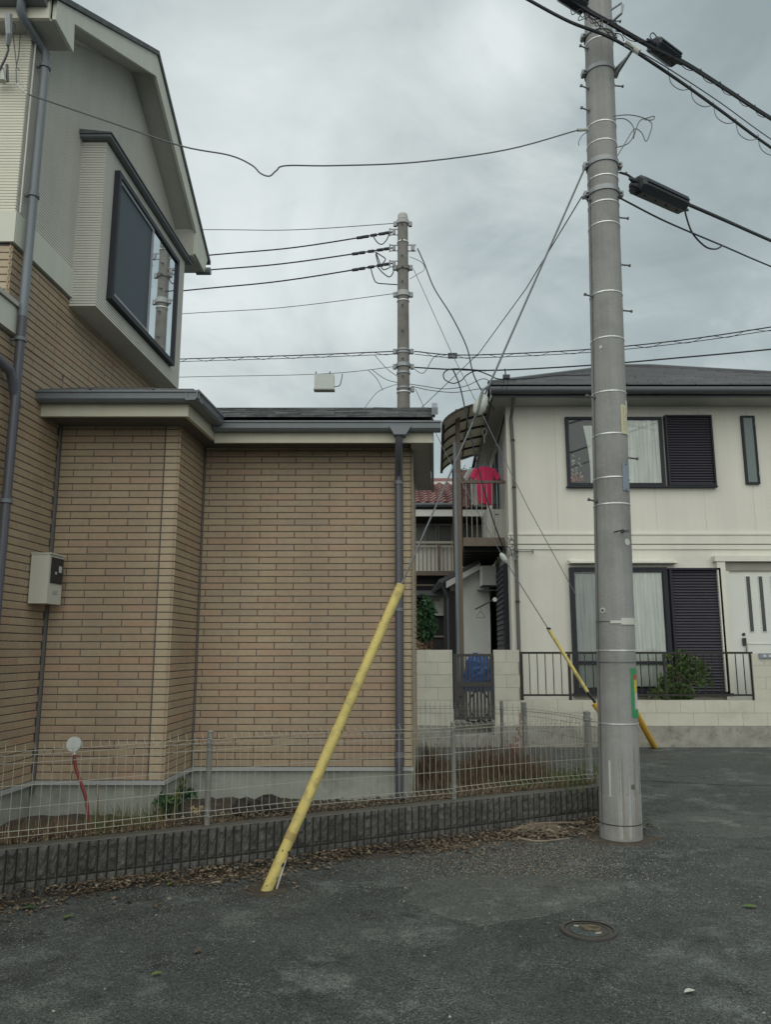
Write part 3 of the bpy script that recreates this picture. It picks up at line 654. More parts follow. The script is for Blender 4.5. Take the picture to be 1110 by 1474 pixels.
# gable-end board of wing
MB().add([(.402, Vy + .031, 3.36), (.402 + SH * 2.15, 8.75, 3.36), (.402 + SH * 2.15, 8.75, 3.60), (.402 + SH * 1.6, 8.1, 4.05), (.402, Vy + .031, 3.58),
          (.427, Vy + .031, 3.36), (.427 + SH * 2.15, 8.75, 3.36), (.427 + SH * 2.15, 8.75, 3.60), (.427 + SH * 1.6, 8.1, 4.05), (.427, Vy + .031, 3.58)],
         [(0, 1, 2, 3, 4), (9, 8, 7, 6, 5), (0, 5, 6, 1), (1, 6, 7, 2), (2, 7, 8, 3), (3, 8, 9, 4), (4, 9, 5, 0)]).build('verge_board', 'gut', house)
# roof planes as overlapping shingle courses
SL = .37
def zroof(y): return 3.575 + SL * (y - 6.5)
rows = MB(); y = 6.46; k = 0
while y < 8.05:
    y1 = y + .24
    x = -1.5 - (y - 6.46) * 1.0
    xr = .44 + SH * (y - 6.5)
    while x < xr - .02:
        wd = min(R(.28, .33), xr - x)
        t0 = .016 + R(0, .006)
        rows.hexa([(x + .002, y, zroof(y)), (x + wd, y, zroof(y)), (x + wd, y1 + .04, zroof(y1 + .04) - .018), (x + .002, y1 + .04, zroof(y1 + .04) - .018)],
                  [(x + .002, y + R(-.008, .008), zroof(y) + t0), (x + wd, y + R(-.008, .008), zroof(y) + t0), (x + wd, y1 + .04, zroof(y1 + .04) - .004), (x + .002, y1 + .04, zroof(y1 + .04) - .004)])
        x += wd
    y += .24
rows.build('roof_shingles', 'roofd', house, kind='stuff')
MB().hexa([(-2.8, 8.02, 4.10), (.55, 8.02, 4.10), (.55, 8.22, 4.10), (-2.8, 8.22, 4.10)], [(-2.8, 8.06, 4.165), (.55, 8.06, 4.165), (.55, 8.18, 4.165), (-2.8, 8.18, 4.165)]).build('ridge_cap', 'roofd', house)
MB().add([(-2.8, 8.1, 4.12), (.52, 8.1, 4.12), (.56, 8.8, 3.62), (-2.8, 8.8, 3.62)], [(0, 1, 2, 3)]).build('roof', 'roofd', house)
# verge capping, right end
MB().hexa([(.405, 6.44, 3.575), (.46, 6.44, 3.575), (.565, 8.05, 4.15), (.51, 8.05, 4.15)], [(.405, 6.44, 3.64), (.46, 6.44, 3.64), (.565, 8.05, 4.215), (.51, 8.05, 4.215)]).build('verge_cap', 'gut', house)
# bump roof
h2 = MB(); zc = 3.575
for k in range(4):
    t0 = k * .22; t1 = t0 + .26
    zz0 = zc + SL * t0; zz1 = zc + SL * t1 - .01
    a0, a1 = Cx + .05 - t0, Cx + .05 - t1
    y0_, y1_ = Cy - .06 + t0, Cy - .06 + t1
    h2.hexa([(-2.86, y0_, zz0), (a0, y0_, zz0), (a1, y1_, zz1), (-2.86, y1_, zz1)], [(-2.86, y0_, zz0 + .02), (a0, y0_, zz0 + .02), (a1, y1_, zz1 + .004), (-2.86, y1_, zz1 + .004)])
    h2.hexa([(a0, y0_, zz0), (Vx + .05 - t0, Vy - .05 + t0, zz0), (Vx + .05 - t1, Vy - .05 + t1, zz1), (a1, y1_, zz1)],
            [(a0, y0_, zz0 + .02), (Vx + .05 - t0, Vy - .05 + t0, zz0 + .02), (Vx + .05 - t1, Vy - .05 + t1, zz1 + .004), (a1, y1_, zz1 + .004)])
h2.build('roof_shingles', 'roofd', house, kind='stuff')
# gutters (open channel: outer wall, lip)
def gutter(p0, p1, outn, name='gutter'):
    p0, p1, o = Vector(p0), Vector(p1), Vector(outn)
    prof = [(0, 0), (.075, 0), (.094, .018), (.097, .062), (.108, .068), (.108, .082), (.096, .084), (.086, .07), (.084, .028), (.02, .015), (.0, .08)]
    n = len(prof); vs = [p0 + o * a + Vector((0, 0, b)) for a, b in prof] + [p1 + o * a + Vector((0, 0, b)) for a, b in prof]
    return MB().add(vs, [(i, (i + 1) % n, n + (i + 1) % n, n + i) for i in range(n)] + [tuple(range(n))[::-1], tuple(range(n, 2 * n))]).build(name, 'gut', house)
gutter((-2.88, Cy - .002, ZG + .03), (Cx + .109, Cy - .002, ZG + .03), (0, -1, 0))
gutter((Cx + .001, Cy - .109, ZG + .031), (Vx + .002 , Vy - .1, ZG + .031), (1, -SH, 0))
gutter((Vx + .0, Vy - .002, ZG - .005), (.49, Vy - .002, ZG - .005), (0, -1, 0))
for gx in (-2.35, -1.85): box('gutter_hanger', 'roofd', house, gx, Cy - .11, ZG + .12, gx + .02, Cy, ZG + .13)
# second downpipe
X2 = .118
MB().prism([(X2 - .09, 6.47, ZG + .03), (X2 + .11, 6.47, ZG + .03), (X2 + .06, 6.47, ZG - .05), (X2 - .04, 6.47, ZG - .05)], (0, .10, 0)).build('gutter_outlet', 'gut', house)
d2 = MB().tube([(X2, 6.52, ZG - .03), (X2, 6.53, ZG - .12), (X2, 6.70, ZG - .25), (X2, 6.83, ZG - .33), (X2, 6.835, ZG - .42), (X2, 6.835, .30)], .033, 12).build('downpipe', 'pipe_d', house, smooth=True)
for zz in (3.05, .62 + .05, 1.9): 
    mb = MB(); mb.ring((X2, 6.835, 0), .034, zz - .015, zz + .015, 16, .006); mb.box(X2 - .008, 6.86, zz - .006, X2 + .008, 6.9, zz + .006); mb.build('pipe_bracket', 'gut', d2)
MB().tube([(X2, 6.835, .62), (X2, 6.835, .58)], .040, 12).build('pipe_socket', 'pipe_d', d2)
# corner profile at the right end of the wing
box('corner_trim', 'trimbrown', house, cF1r.x - .002, 6.884, .3, cF1r.x + .014, 6.9, 3.38)
box('corner_joint', 'mortar', house, cF2r.x - .131, 6.1975, ZB, cF2r.x - .126, 6.2, ZW)
box('corner_joint', 'mortar', house, cF2l.x - .008, 6.185, .45, cF2l.x + .012, 6.2, ZW)
box('corner_joint', 'mortar', house, cF1.x - .006, 6.888, .5, cF1.x + .006, 6.9, ZW)

# ---- electric meter box on the gable wall
mY0, mY1 = 5.9, 6.12
mbx = thing('meter_box', LP(LA + .07, 6.0, 1.9), 'ivory electric meter box with black window on the tan tiled wall', 'meter box')
lbox(LA + .001, LA + .145, mY0, mY1, 1.90, 2.28).build('case', 'meter', mbx)
lbox(LA + .146, LA + .152, mY0 + .025, mY1 - .01, 2.06, 2.26).build('window', 'blackp', mbx)
lbox(LA + .153, LA + .156, mY0 + .14, mY0 + .18, 2.15, 2.20).build('dial', 'disc', mbx)
lbox(LA + .153, LA + .156, mY0 + .085, mY0 + .105, 2.13, 2.15).build('indicator', 'disc', mbx)
lbox(LA + .146, LA + .149, mY0 + .08, mY0 + .15, 1.98, 2.005).build('label_plate', 'dripm', mbx)
lbox(LA + .001, LA + .155, mY0 - .005, mY1 + .005, 2.281, 2.292).build('hood', 'meter', mbx)

# ---- service drop bracket on the upper left wall
sb = thing('service_bracket', P(20, 110, 5.25), 'steel service bracket with small insulators on the cream upper wall', 'cable bracket')
mb = MB(); mb.tube([P(-5, 112, 5.2), P(8, 112, 5.2)], .012); mb.tube([P(10, 94, 5.2), P(11, 118, 5.2)], .012); mb.tube([P(-8, 118, 5.2), P(6, 119, 5.2)], .01); mb.build('bracket', 'bolt', sb)
mb = MB(); mb.tube([P(4, 118, 5.17), P(4, 100, 5.17)], .028, 8, .015); mb.build('insulator', 'insul', sb)
mb = MB(); mb.tube([P(12, 22, 5.02), P(13, 50, 5.05), P(11, 66, 5.08)], .03, 8, .018); mb.build('cable_sleeve', 'steel', sb)
mb = MB()
mb.tube([P(11, 60, 5.08), P(12, 72, 5.1), P(8, 84, 5.12), P(1, 98, 5.15), P(-6, 106, 5.15)], .009)
mb.tube([P(17, 35, 5.1), P(21, 70, 5.2), P(24, 97, 5.22), P(28, 102, 5.2)], .004)
mb.tube([P(29, 50, 5.24), P(27, 80, 5.22), P(23, 100, 5.22), P(24, 122, 5.22)], .004)
mb.tube([P(14, 30, 5.05), P(22, 36, 5.08), P(22, 46, 5.1)], .005)
mb.build('lead_wire', 'wire', sb)
mb = MB(); mb.tube([P(24, 122, 5.2), P(33, 131, 5.17), P(40, 136, 5.15)], .009, 6); mb.tube([P(26, 117, 5.2), P(33, 120, 5.18), P(36, 131, 5.15)], .004, 5); mb.build('wire_grip', 'insul', sb)

# ============================================================ WIRE FENCES
def fence(pts, label, posts, name='wire_fence', wm='fence', vr=.0021):
    mid = sum((Vector(p) for p in pts), Vector()) / len(pts)
    t = thing(name, (mid.x, mid.y, .3), label, 'wire fence')
    zs = [.345, .375, .405, .545, .685, .825, .875, .905, .935]
    off = {0: 0, 1: .032, 2: 0, 3: 0, 4: 0, 5: 0, 6: 0, 7: .036, 8: 0}
    prof = [(.332, 0), (.345, 0), (.375, .032), (.405, 0), (.875, 0), (.905, .036), (.935, 0), (.948, 0)]
    mb = MB(); mb.tube([(0, -o, z - .332) for z, o in prof], vr, 4)
    for v_ in mb.v: pass
    vw = mb.mesh('vertical_wire', wm)
    for a, b in zip(pts[:-1], pts[1:]):
        a, b = Vector(a), Vector(b); a.z = b.z = 0
        d = (b - a); L_ = d.length; d.normalize(); nn = Vector((d.y, -d.x, 0)); ang = math.atan2(d.y, d.x)
        k = int(L_ / .058)
        for i in range(k + 1):
            p = a + d * (i * L_ / k); sag = .008 * sin((i * L_ / k) * 2.1) 
            link('vertical_wire', vw, t, (p.x, p.y, .332 + sag), ang)
        for j, z in enumerate(zs):
            if j in (0, 8) : continue
            q = [a + d * (L_ * u / 12) + nn * off[j] + Vector((0, 0, z + .008 * sin(L_ * u / 12 * 2.1))) for u in range(13)]
            MB().tube(q, .0030 if j in (2, 6) else .0024, 4).build('horizontal_wire', wm, t)
    for (p, h, r) in posts:
        pp = Vector(p); mb = MB(); mb.tube([(pp.x, pp.y, .25), (pp.x, pp.y, h)], r, 10); mb.tube([(pp.x, pp.y, h), (pp.x, pp.y, h + .012)], r + .004, 10, r * .6)
        o = mb.build('fence_post', 'post', t, smooth=False)
        for zz in (.41, .88):
            MB().ring((pp.x, pp.y, 0), r, zz - .012, zz + .012, 10, .004).build('clamp', 'steel', o)
    return t
def kpx(px, off):    # point on the kerb line under a pixel column
    d = raydir(px, 1100); A = KA + kn * off
    # solve A + s*kd = t*(d.x,d.y)
    det = kd.x * (-d.y) + kd.y * d.x
    s = (A.x * d.y - A.y * d.x) / det
    return A + kd * s
fo = -.07
fence([kp(.05, fo, 0), kpx(301, fo), kpx(653, fo), kpx(858, fo)], 'long grey wire mesh fence standing on the dark block kerb', [((*kpx(301, fo - .03)[:2], 0), .955, .021), ((*kpx(653, fo - .03)[:2], 0), .93, .021)])
fence([(FA.x - .3, FA.y + .02, 0), (FA.x, FA.y, 0), (P(722, 1012, 8.95).x, 8.95, 0), (FB.x, FB.y, 0), (FC.x, FC.y, 0), (FC2.x, FC2.y, 0)], 'second wire mesh fence behind the weeds, turning at its dull green post',
      [((P(722, 1012, 9.0).x, 9.0, 0), .965, .02), ((FB.x, FB.y + .03, 0), .96, .03), ((FC.x + .02, FC.y + .03, 0), .95, .035)], wm='post', vr=.0019)

# ============================================================ NEAR UTILITY POLE
PX0, PY0, LEAN = 1.979, 6.8, .025
pr = lambda z: .172 - .0045 * z
def pz(py): return P(870, py, 6.65).z
pole = thing('utility_pole', (PX0, PY0, 0), 'tall near grey concrete utility pole with a green-taped sticker near its foot', 'utility pole')
PTOP = 9.6
mb = MB(); zs = [-.3, 0, .35, .352, 1, 2, 3, 4, 5, 6, 7, 8, 9, PTOP]; N_ = 48
for z in zs:
    r = pr(z) + (.003 if z <= .35 else 0)
    for j in range(N_):
        t = 2 * pi * j / N_; mb.v.append(Vector((PX0 + LEAN * z + r * cos(t), PY0 + r * sin(t), z)))
for i in range(len(zs) - 1):
    for j in range(N_):
        a = i * N_ + j; b = i * N_ + (j + 1) % N_; mb.f.append((a, b, b + N_, a + N_))
mb.f.append(tuple((len(zs) - 1) * N_ + j for j in range(N_)))
mb.build('shaft', 'conc', pole, smooth=True)
def pband(z, h, m, name, th=.004, nn=32):
    r = pr(z); return MB().ring((PX0, PY0, 0), r + .0005, z - h / 2, z + h / 2, nn, th, LEAN).build(name, m, pole)
for py in (51, 172, 199, 250, 287, 318, 418, 484, 562, 623, 686, 724, 936, 1042): pband(pz(py), .011, 'band', 'steel_band')
pband(pz(953), .008, 'bolt', 'steel_band'); pband(pz(1188), .009, 'ink', 'groove_band', .0045); 
for py, h in ((38, .04), (91, .045), (226, .05), (268, .05)):
    o = pband(pz(py), h, 'steel', 'clamp', .012)
    z = pz(py); r = pr(z)
    for sx in (-1, 1):
        mb = MB(); cx_ = PX0 + LEAN * z + sx * (r + .02)
        mb.box(cx_ - .025, PY0 - .035, z - h / 2, cx_ + .025, PY0 + .035, z + h / 2); mb.tube([(cx_, PY0 - .06, z), (cx_, PY0 + .06, z)], .01, 6); mb.build('clamp_lug', 'steel', o)
for py, sx in ((150, -1), (108, 1), (235, 1), (281, -1), (301, 1), (370, 1), (421, -1), (437, 1), (568, -1), (653, 1), (719, -1), (765, .2), (60, -1), (13, 1), (118, -1)):
    z = pz(py); r = pr(z); a = 0 if sx > .5 else (pi if sx < 0 else -pi / 2 + .25)
    dx, dy = cos(a), sin(a) 
    if sx < 0: dy = -.35; dx = -.93
    p0 = Vector((PX0 + LEAN * z + dx * r * .97, PY0 + dy * r * .97, z)); L_ = .085
    p1 = p0 + Vector((dx, dy, .12 if sx < 0 else -.1)) * L_
    mb = MB().tube([p0, p1], .008, 6); mb.tube([p1, p1 + (p1 - p0).normalized() * .014], .015, 8); mb.tube([p0 - (p1 - p0) * .02, p0 + (p1 - p0) * .1], .02, 8)
    mb.build('step_bolt', 'bolt', pole)
# bracket arm holding the messenger cable
z = pz(92); r = pr(z); a0 = Vector((PX0 + LEAN * z + r, PY0 - .05, z - .02)); a1 = P(915, 66, 6.5)
mb = MB().tube([a0 + Vector((0, 0, -.03)), a1], .02, 4, .012); mb.tube([a0 + Vector((0, 0, .03)), a0.lerp(a1, .55)], .016, 4, .01); mb.build('bracket_arm', 'steel', pole)
mb = MB().tube([P(901, 62, 6.5), P(908, 66, 6.5)], .03, 8, .022); mb.tube([P(908, 66, 6.5), P(920, 76, 6.5)], .022, 8, .03); mb.build('insulator', 'insul', pole)
mb = MB(); mb.tube([P(878, 35, 6.62), P(895, 20, 6.5), P(897, 8, 6.5)], .014, 5); mb.tube([P(880, 15, 6.6), P(895, 5, 6.5)], .01, 5); mb.build('cable_hanger', 'steel', pole)
# plates, stickers curved round the shaft
def curved(z0, z1, a0, a1, m, name, off=.004, n=6, parent=None, jag=0):
    mb = MB(); vs = []
    for k in range(n + 1):
        a = a0 + (a1 - a0) * k / n
        for z in (z0 + R(-jag, jag), z1 + R(-jag, jag)):
            for rr in (pr(z) + .0008, pr(z) + off): vs.append((PX0 + LEAN * z + rr * cos(a), PY0 + rr * sin(a), z))
    fs = [(0, 1, 3, 2), (4 * n, 4 * n + 2, 4 * n + 3, 4 * n + 1)]
    for k in range(n):
        b = 4 * k; fs += [(b + 1, b + 5, b + 7, b + 3), (b + 3, b + 7, b + 6, b + 2), (b, b + 4, b + 5, b + 1)]
    return mb.add(vs, fs).build(name, m, parent or pole)
def ang(px, py):      # angle on the shaft seen at a pixel
    z = pz(py); r = pr(z); c = proj((PX0 + LEAN * z, PY0, z))[0]; w_ = proj((PX0 + LEAN * z + r, PY0, z))[0] - c
    return -math.acos(max(-.995, min(.995, (px - c) / w_)))
zn0, zn1 = pz(624), pz(582)
npl = curved(zn0, zn1, ang(887, 600), ang(897, 600) , 'plate', 'notice_plate', .008)
random.seed(3); mb = MB(); 
for colx in (.3, .68):
    for k in range(9):
        zc_ = zn1 - (zn1 - zn0) * (.1 + .094 * k + (.03 if colx > .5 else 0)); aa = ang(887, 600) + (ang(897, 600) - ang(887, 600)) * colx
        for q in range(3):
            ac = aa + R(-.02, .02); zz = zc_ + R(-.006, .006); rr = pr(zz) + .0095; hw = R(.010, .03); hh = R(.0012, .0022)
            if q == 2: hw, hh = .004, .008
            mb.add([(PX0 + LEAN * zz + rr * cos(ac - hw), PY0 + rr * sin(ac - hw), zz - hh), (PX0 + LEAN * zz + rr * cos(ac + hw), PY0 + rr * sin(ac + hw), zz - hh),
                    (PX0 + LEAN * zz + rr * cos(ac + hw), PY0 + rr * sin(ac + hw), zz + hh), (PX0 + LEAN * zz + rr * cos(ac - hw), PY0 + rr * sin(ac - hw), zz + hh)], [(0, 1, 2, 3)])
mb.build('lettering', 'ink', npl, kind='stuff')
curved(pz(592), pz(573), ang(896.5, 600) + .02, ang(900, 600) + .12, 'white', 'paper_strip', .004)
bp = curved(pz(706), pz(666), ang(889, 690), ang(899, 690), 'bplate', 'number_plate', .008)
for py in (668, 704): MB().disc((PX0 + LEAN * pz(py) + (pr(2) + .008) * cos(ang(894, 690)), PY0 + (pr(2) + .008) * sin(ang(894, 690)), pz(py)), (cos(ang(894, 690)), sin(ang(894, 690)), 0), .007, .004, 8).build('rivet', 'bolt', bp)
def dot(px, py, rad, m, name, th=.004):
    z = pz(py); a = ang(px, py); r = pr(z); nv = Vector((cos(a), sin(a), 0))
    return MB().disc(Vector((PX0 + LEAN * z, PY0, z)) + nv * r, nv, rad, th, 16).build(name, m, pole)
dot(896, 780, .030, 'white', 'round_marker'); dot(863.5, 878, .026, 'white', 'hole_ring'); dot(863.5, 878, .010, 'blackp', 'bolt_hole', .006)
dot(903, 1132, .02, 'bolt', 'stain_plug'); dot(860, 498, .016, 'white', 'hole_ring')
curved(pz(897), pz(893), ang(872, 895), ang(887, 895), 'white', 'plastic_strap', .006); curved(pz(899), pz(889.5), ang(886, 895), ang(908, 895), 'white', 'plastic_strap', .008)
pband(pz(894), .006, 'bolt', 'strap')
gtape = curved(pz(1032), pz(962), ang(901, 1000), ang(905.5, 1000), 'green', 'green_tape', .003, jag=.004)
curved(pz(970), pz(962), ang(905.6, 1000), ang(911, 1000), 'green', 'green_tape', .0035, jag=.004); curved(pz(1033), pz(1022), ang(903, 1000), ang(913, 1000), 'green', 'green_tape', .0045, jag=.004)
curved(pz(978), pz(971), ang(906, 1000), ang(911.5, 1000), 'rstick', 'sticker', .003); curved(pz(997), pz(978.5), ang(906.5, 1000), ang(912, 1000), 'ystick', 'sticker', .003)
curved(pz(1021), pz(997.5), ang(907.5, 1000), ang(912.5, 1000), 'white', 'sticker', .003)
rs = random.Random(31)
for k in range(9):
    a_ = rs.uniform(-2.9, -.5); h_ = rs.uniform(.25, .8); w_ = rs.uniform(.02, .09)
    mb = MB(); vs = []; nn = 10
    for i in range(nn + 1):
        z_ = .02 + h_ * i / nn; ww = w_ * (1 - (i / nn) ** 1.6) + .004 + rs.uniform(-.006, .006)
        for a2 in (a_ - ww, a_ + ww): rr = pr(z_) + .0042; vs.append((PX0 + LEAN * z_ + rr * cos(a2), PY0 + rr * sin(a2), z_))
    mb.add(vs, [(2 * i, 2 * i + 1, 2 * i + 3, 2 * i + 2) for i in range(nn)]); mb.build('lime_streak' if k < 6 else 'rust_stain', mat('lime_deposit', (.335, .335, .315), .9, .15, 25, streak=.1) if k < 6 else mat('brown_stain', (.235, .215, .18), .9, .15, 25), pole)
# scuffed white paint line and earth wire down the left side
curved(pz(1180), pz(1095), ang(871.5, 1140), ang(873.5, 1140), 'white', 'paint_scuff', .002, jag=.01)
mb = MB(); mb.tube([(PX0 + LEAN * z_ - pr(z_) * .985, PY0 - .05, z_) for z_ in [.1 + .35 * i for i in range(18)]], .005, 5); mb.build('earth_wire', 'wire', pole)
mb = MB().tube([P(884, 766, 6.62), P(892, 764, 6.55), P(899, 763, 6.55)], .006, 5); mb.build('loose_tie', 'blackp', pole)

# ============================================================ CABLES ON THE NEAR POLE
def wire(name, pts, r, m, label, cat='cable', group=None, n=6, extra=None, smooth=True):
    mb = MB().tube(pts, r, n)
    if extra: extra(mb)
    return mb.build(name, m, None, smooth=smooth, label=label, cat=cat, group=group)
def poly(pp, seg=6):    # smooth Catmull-Rom through points
    pp = [Vector(p) for p in pp]; out = []
    for i in range(len(pp) - 1):
        p0 = pp[max(i - 1, 0)]; p1 = pp[i]; p2 = pp[i + 1]; p3 = pp[min(i + 2, len(pp) - 1)]
        for k in range(seg):
            t = k / seg
            out.append(.5 * ((2 * p1) + (p2 - p0) * t + (2 * p0 - 5 * p1 + 4 * p2 - p3) * t * t + (-p0 + 3 * p1 - 3 * p2 + p3) * t ** 3))
    return out + [pp[-1]]
def spiral(pts, amp, pitch, phase=0, bundle=None):
    out = []; s = 0
    for i in range(len(pts) - 1):
        a, b = pts[i], pts[i + 1]; L_ = (b - a).length; k = max(2, int(L_ / (pitch / 10)))
        d = (b - a).normalized(); u = d.cross(Vector((0, 0, 1))).normalized(); v = u.cross(d)
        for q in range(k):
            t = s + L_ * q / k; th = 2 * pi * t / pitch + phase
            out.append(a.lerp(b, q / k) + u * (amp * cos(th)) + v * (amp * sin(th)))
        s += L_
    return out
def ext(a, b, k): return b + (b - a).normalized() * k
# lower run A: passes left of the pole top and out to the right
A = poly([P(700, -35, 6.2), P(760, 0, 6.3), P(820, 32, 6.4), P(885, 58, 6.5), P(960, 105, 6.8), P(1035, 158, 7.4), P(1110, 213, 8.1), P(1230, 292, 9.6)])
A.append(ext(A[-2], A[-1], 14))
wire('overhead_cable', A, .017, 'cable', 'thick black cable passing just below the pole top with a looping lashing wire', group=None)
wire('lashing_wire', poly([P(900, 62, 6.48), P(915, 72, 6.5), P(960, 98, 6.75), P(1035, 147, 7.4), P(1110, 201, 8.1), P(1230, 280, 9.6)]), .006, 'wire', 'thin strand above the thick black cable right of the pole', 'wire')
lo = []
for (x0_, y0_) in ((970, 112), (1002, 136), (1035, 160), (1067, 184), (1099, 206)):
    d_ = (x0_ - 885) / 225; Y = 6.5 + 1.6 * max(0, d_)
    lo += [P(x0_ - 8, y0_ - 12, Y), P(x0_ - 4, y0_ + 8, Y), P(x0_ + 10, y0_ + 18, Y), P(x0_ + 24, y0_ + 16, Y + .1)]
wire('lashing_wire', poly(lo, 4), .0045, 'wire', 'wavy wire looping under the thick cable towards the right edge', 'wire', n=5)
# upper bundle B
Bp = [P(700, -75, 6.1), P(780, -30, 6.2), P(835, 10, 6.35), P(880, 36, 6.45), P(925, 62, 6.6), P(990, 95, 7.0), P(1050, 133, 7.6), P(1110, 172, 8.3), P(1230, 245, 9.8)]
Bq = poly(Bp); Bq.append(ext(Bq[-2], Bq[-1], 14))
def bext(mb):
    for ph in range(3): mb.tube([p + Vector((0, .01, .018 + .014 * ph)) for p in Bq], .007, 5)
    mb.tube(spiral(Bq[:-1], .034, .45), .004, 4)
wire('cable_bundle', Bq, .021, 'cable', 'thick bundle of black cables crossing the pole top towards the upper right', 'cables', extra=bext)
mb = MB()
rs = random.Random(5)
for k in range(7):
    x = 822 + 9 * k; mb.tube(poly([P(x, 8 + 4 * k, 6.4), P(x + rs.uniform(-8, 8), 22 + 4 * k, 6.35), P(x + rs.uniform(4, 18), 14 + 6 * k, 6.35), P(x + rs.uniform(10, 26), 30 + 5 * k, 6.4)], 5), .0045, 5)
mb.tube(poly([P(885, 45, 6.5), P(905, 50, 6.5), P(925, 58, 6.6), P(945, 66, 6.7), P(955, 78, 6.8), P(965, 96, 6.85)], 5), .005, 5)
mb.tube(poly([P(944, 62, 6.65), P(936, 54, 6.7), P(940, 48, 6.7), P(947, 56, 6.7)], 5), .006, 5)
mb.build('tangled_leads', 'cable', None, label='tangle of thin black leads hanging below the cable bundle at the pole', cat='wires')
def case(name, p0, p1, w_, h_, label, cat='splice box', taper=True, group=None, ends=1):
    p0, p1 = Vector(p0), Vector(p1); t = thing(name, (p0 + p1) / 2, label, cat, group); d = (p1 - p0).normalized(); u = d.cross(Vector((0, 0, 1))).normalized(); v = u.cross(d)
    mb = MB(); L_ = (p1 - p0).length
    for (s, k) in ((0, .78), (.04, 1), (.96, 1), (1, .78)):
        c = p0.lerp(p1, s)
        for a in range(8):
            th = pi / 8 + a * pi / 4; mb.v.append(c + u * (w_ * k * cos(th) * 1.08) + v * (h_ * k * sin(th) * 1.08))
    for i in range(3):
        for a in range(8): mb.f.append((i * 8 + a, i * 8 + (a + 1) % 8, (i + 1) * 8 + (a + 1) % 8, (i + 1) * 8 + a))
    mb.f += [tuple(range(8))[::-1], tuple(range(24, 32))]
    mb.build('case_body', 'box', t)
    mb = MB(); 
    for sgn in (-1, 1):
        mb.hexa([p0.lerp(p1, .05) + u * (w_ * 1.02 * sgn) - v * .008 - u * .01 , p0.lerp(p1, .95) + u * (w_ * 1.02 * sgn) - v * .008 - u * .01, p0.lerp(p1, .95) + u * (w_ * 1.02 * sgn) - v * .008 + u * .01, p0.lerp(p1, .05) + u * (w_ * 1.02 * sgn) - v * .008 + u * .01],
                [p0.lerp(p1, .05) + u * (w_ * 1.02 * sgn) + v * .008 - u * .01, p0.lerp(p1, .95) + u * (w_ * 1.02 * sgn) + v * .008 - u * .01, p0.lerp(p1, .95) + u * (w_ * 1.02 * sgn) + v * .008 + u * .01, p0.lerp(p1, .05) + u * (w_ * 1.02 * sgn) + v * .008 + u * .01])
    mb.build('seam_flange', 'box', t)
    for k in range(4):
        c = p0.lerp(p1, .15 + .23 * k) - v * h_ * .98
        MB().tube([c, c - v * .012], .008, 6).build('latch', 'box', t)
    for (c, dd) in ((p0, -d), (p1, d)):
        for q in range(ends):
            o = v * (h_ * .45 * (q - (ends - 1) / 2) * 1.4)
            MB().tube([c + o, c + o + dd * .05, c + o + dd * .11], h_ * .42, 8, .012).build('cable_gland', 'box', t)
    return t
case('splice_closure', P(941, 64, 6.72), P(972, 87, 6.95), .085, .07, 'small black splice case on the upper cable bundle right of the pole', ends=1)
case('splice_closure', P(808, -10, 6.3), P(842, 12, 6.4), .075, .065, 'black splice case cut by the top edge, left of the pole top', ends=1)
# C with the big closure, and D
C0 = P(893, 249, 6.65); C1 = P(912, 258, 6.7)
wire('overhead_cable', [C0, P(903, 252, 6.68), C1], .012, 'cable', 'short black cable from the pole clamp to the big splice case')
case('splice_closure', P(916, 266, 6.72), P(982, 296, 7.25), .10, .088, 'large ribbed black splice case hanging right of the near pole', ends=2)
Cw = poly([P(982, 291, 7.3), P(1040, 316, 7.8), P(1110, 347, 8.7), P(1230, 399, 10.5)]); Cw.append(ext(Cw[-2], Cw[-1], 14))
wire('overhead_cable', Cw, .02, 'cable', 'thick black cable leaving the big splice case to the right')
wire('cable_loop', poly([P(985, 296, 7.3), P(988, 312, 7.32), P(997, 336, 7.4), P(1015, 355, 7.5), P(1030, 359, 7.6), P(1040, 354, 7.72)]), .009, 'cable', 'black drooping loop from the big splice case down to the thin cable')
Dw = poly([P(890, 284, 6.68), P(905, 292, 6.75), P(960, 320, 7.05), P(1040, 354, 7.75), P(1110, 384, 8.6), P(1230, 432, 10.3)]); Dw.append(ext(Dw[-2], Dw[-1], 14))
wire('overhead_cable', Dw, .010, 'cable', 'thin black cable below the big splice case, slanting to the right edge')
mb = MB()
for pp in ([(883, 168), (905, 166), (925, 170), (938, 178), (936, 192), (930, 204), (924, 192), (914, 186), (905, 198), (898, 210), (888, 226)],
           [(884, 172), (900, 172), (911, 182), (912, 196), (903, 208), (886, 213)], [(912, 200), (916, 186), (922, 174), (934, 170), (942, 168), (940, 173), (928, 173)], [(847, 180), (849, 165), (852, 155)],
           [(846, 190), (838, 196), (833, 206), (834, 210)]):
    mb.tube(poly([P(a, b, 6.62) for a, b in pp], 5), .005 if pp[0][0] > 850 else .004, 5)
mb.build('loose_wire_coil', 'wire', None, label='loose curled wire ends sticking out to the right of the pole', cat='wires')
# thin service drop to the brick house
S = poly([P(846, 187, 6.66), P(832, 188, 6.6), P(730, 216, 6.3), P(600, 234, 6.0), P(480, 239, 5.9), P(412, 239, 5.75), P(398, 246, 5.74), P(388, 254, 5.73), P(375, 250, 5.72), P(362, 238, 5.7), P(330, 224, 5.65), P(262, 211, 5.6), P(160, 177, 5.4), P(42, 137, 5.17)])
wire('service_drop', S, .0065, 'wire', 'thin drooping service wire from the near pole across to the brick house')
MB().tube([P(846, 187, 6.66), P(832, 188, 6.6)], .016, 8).build('wire_grip', 'insul', None, label='small pale wire grip on the left side of the near pole', cat='wire clamp')

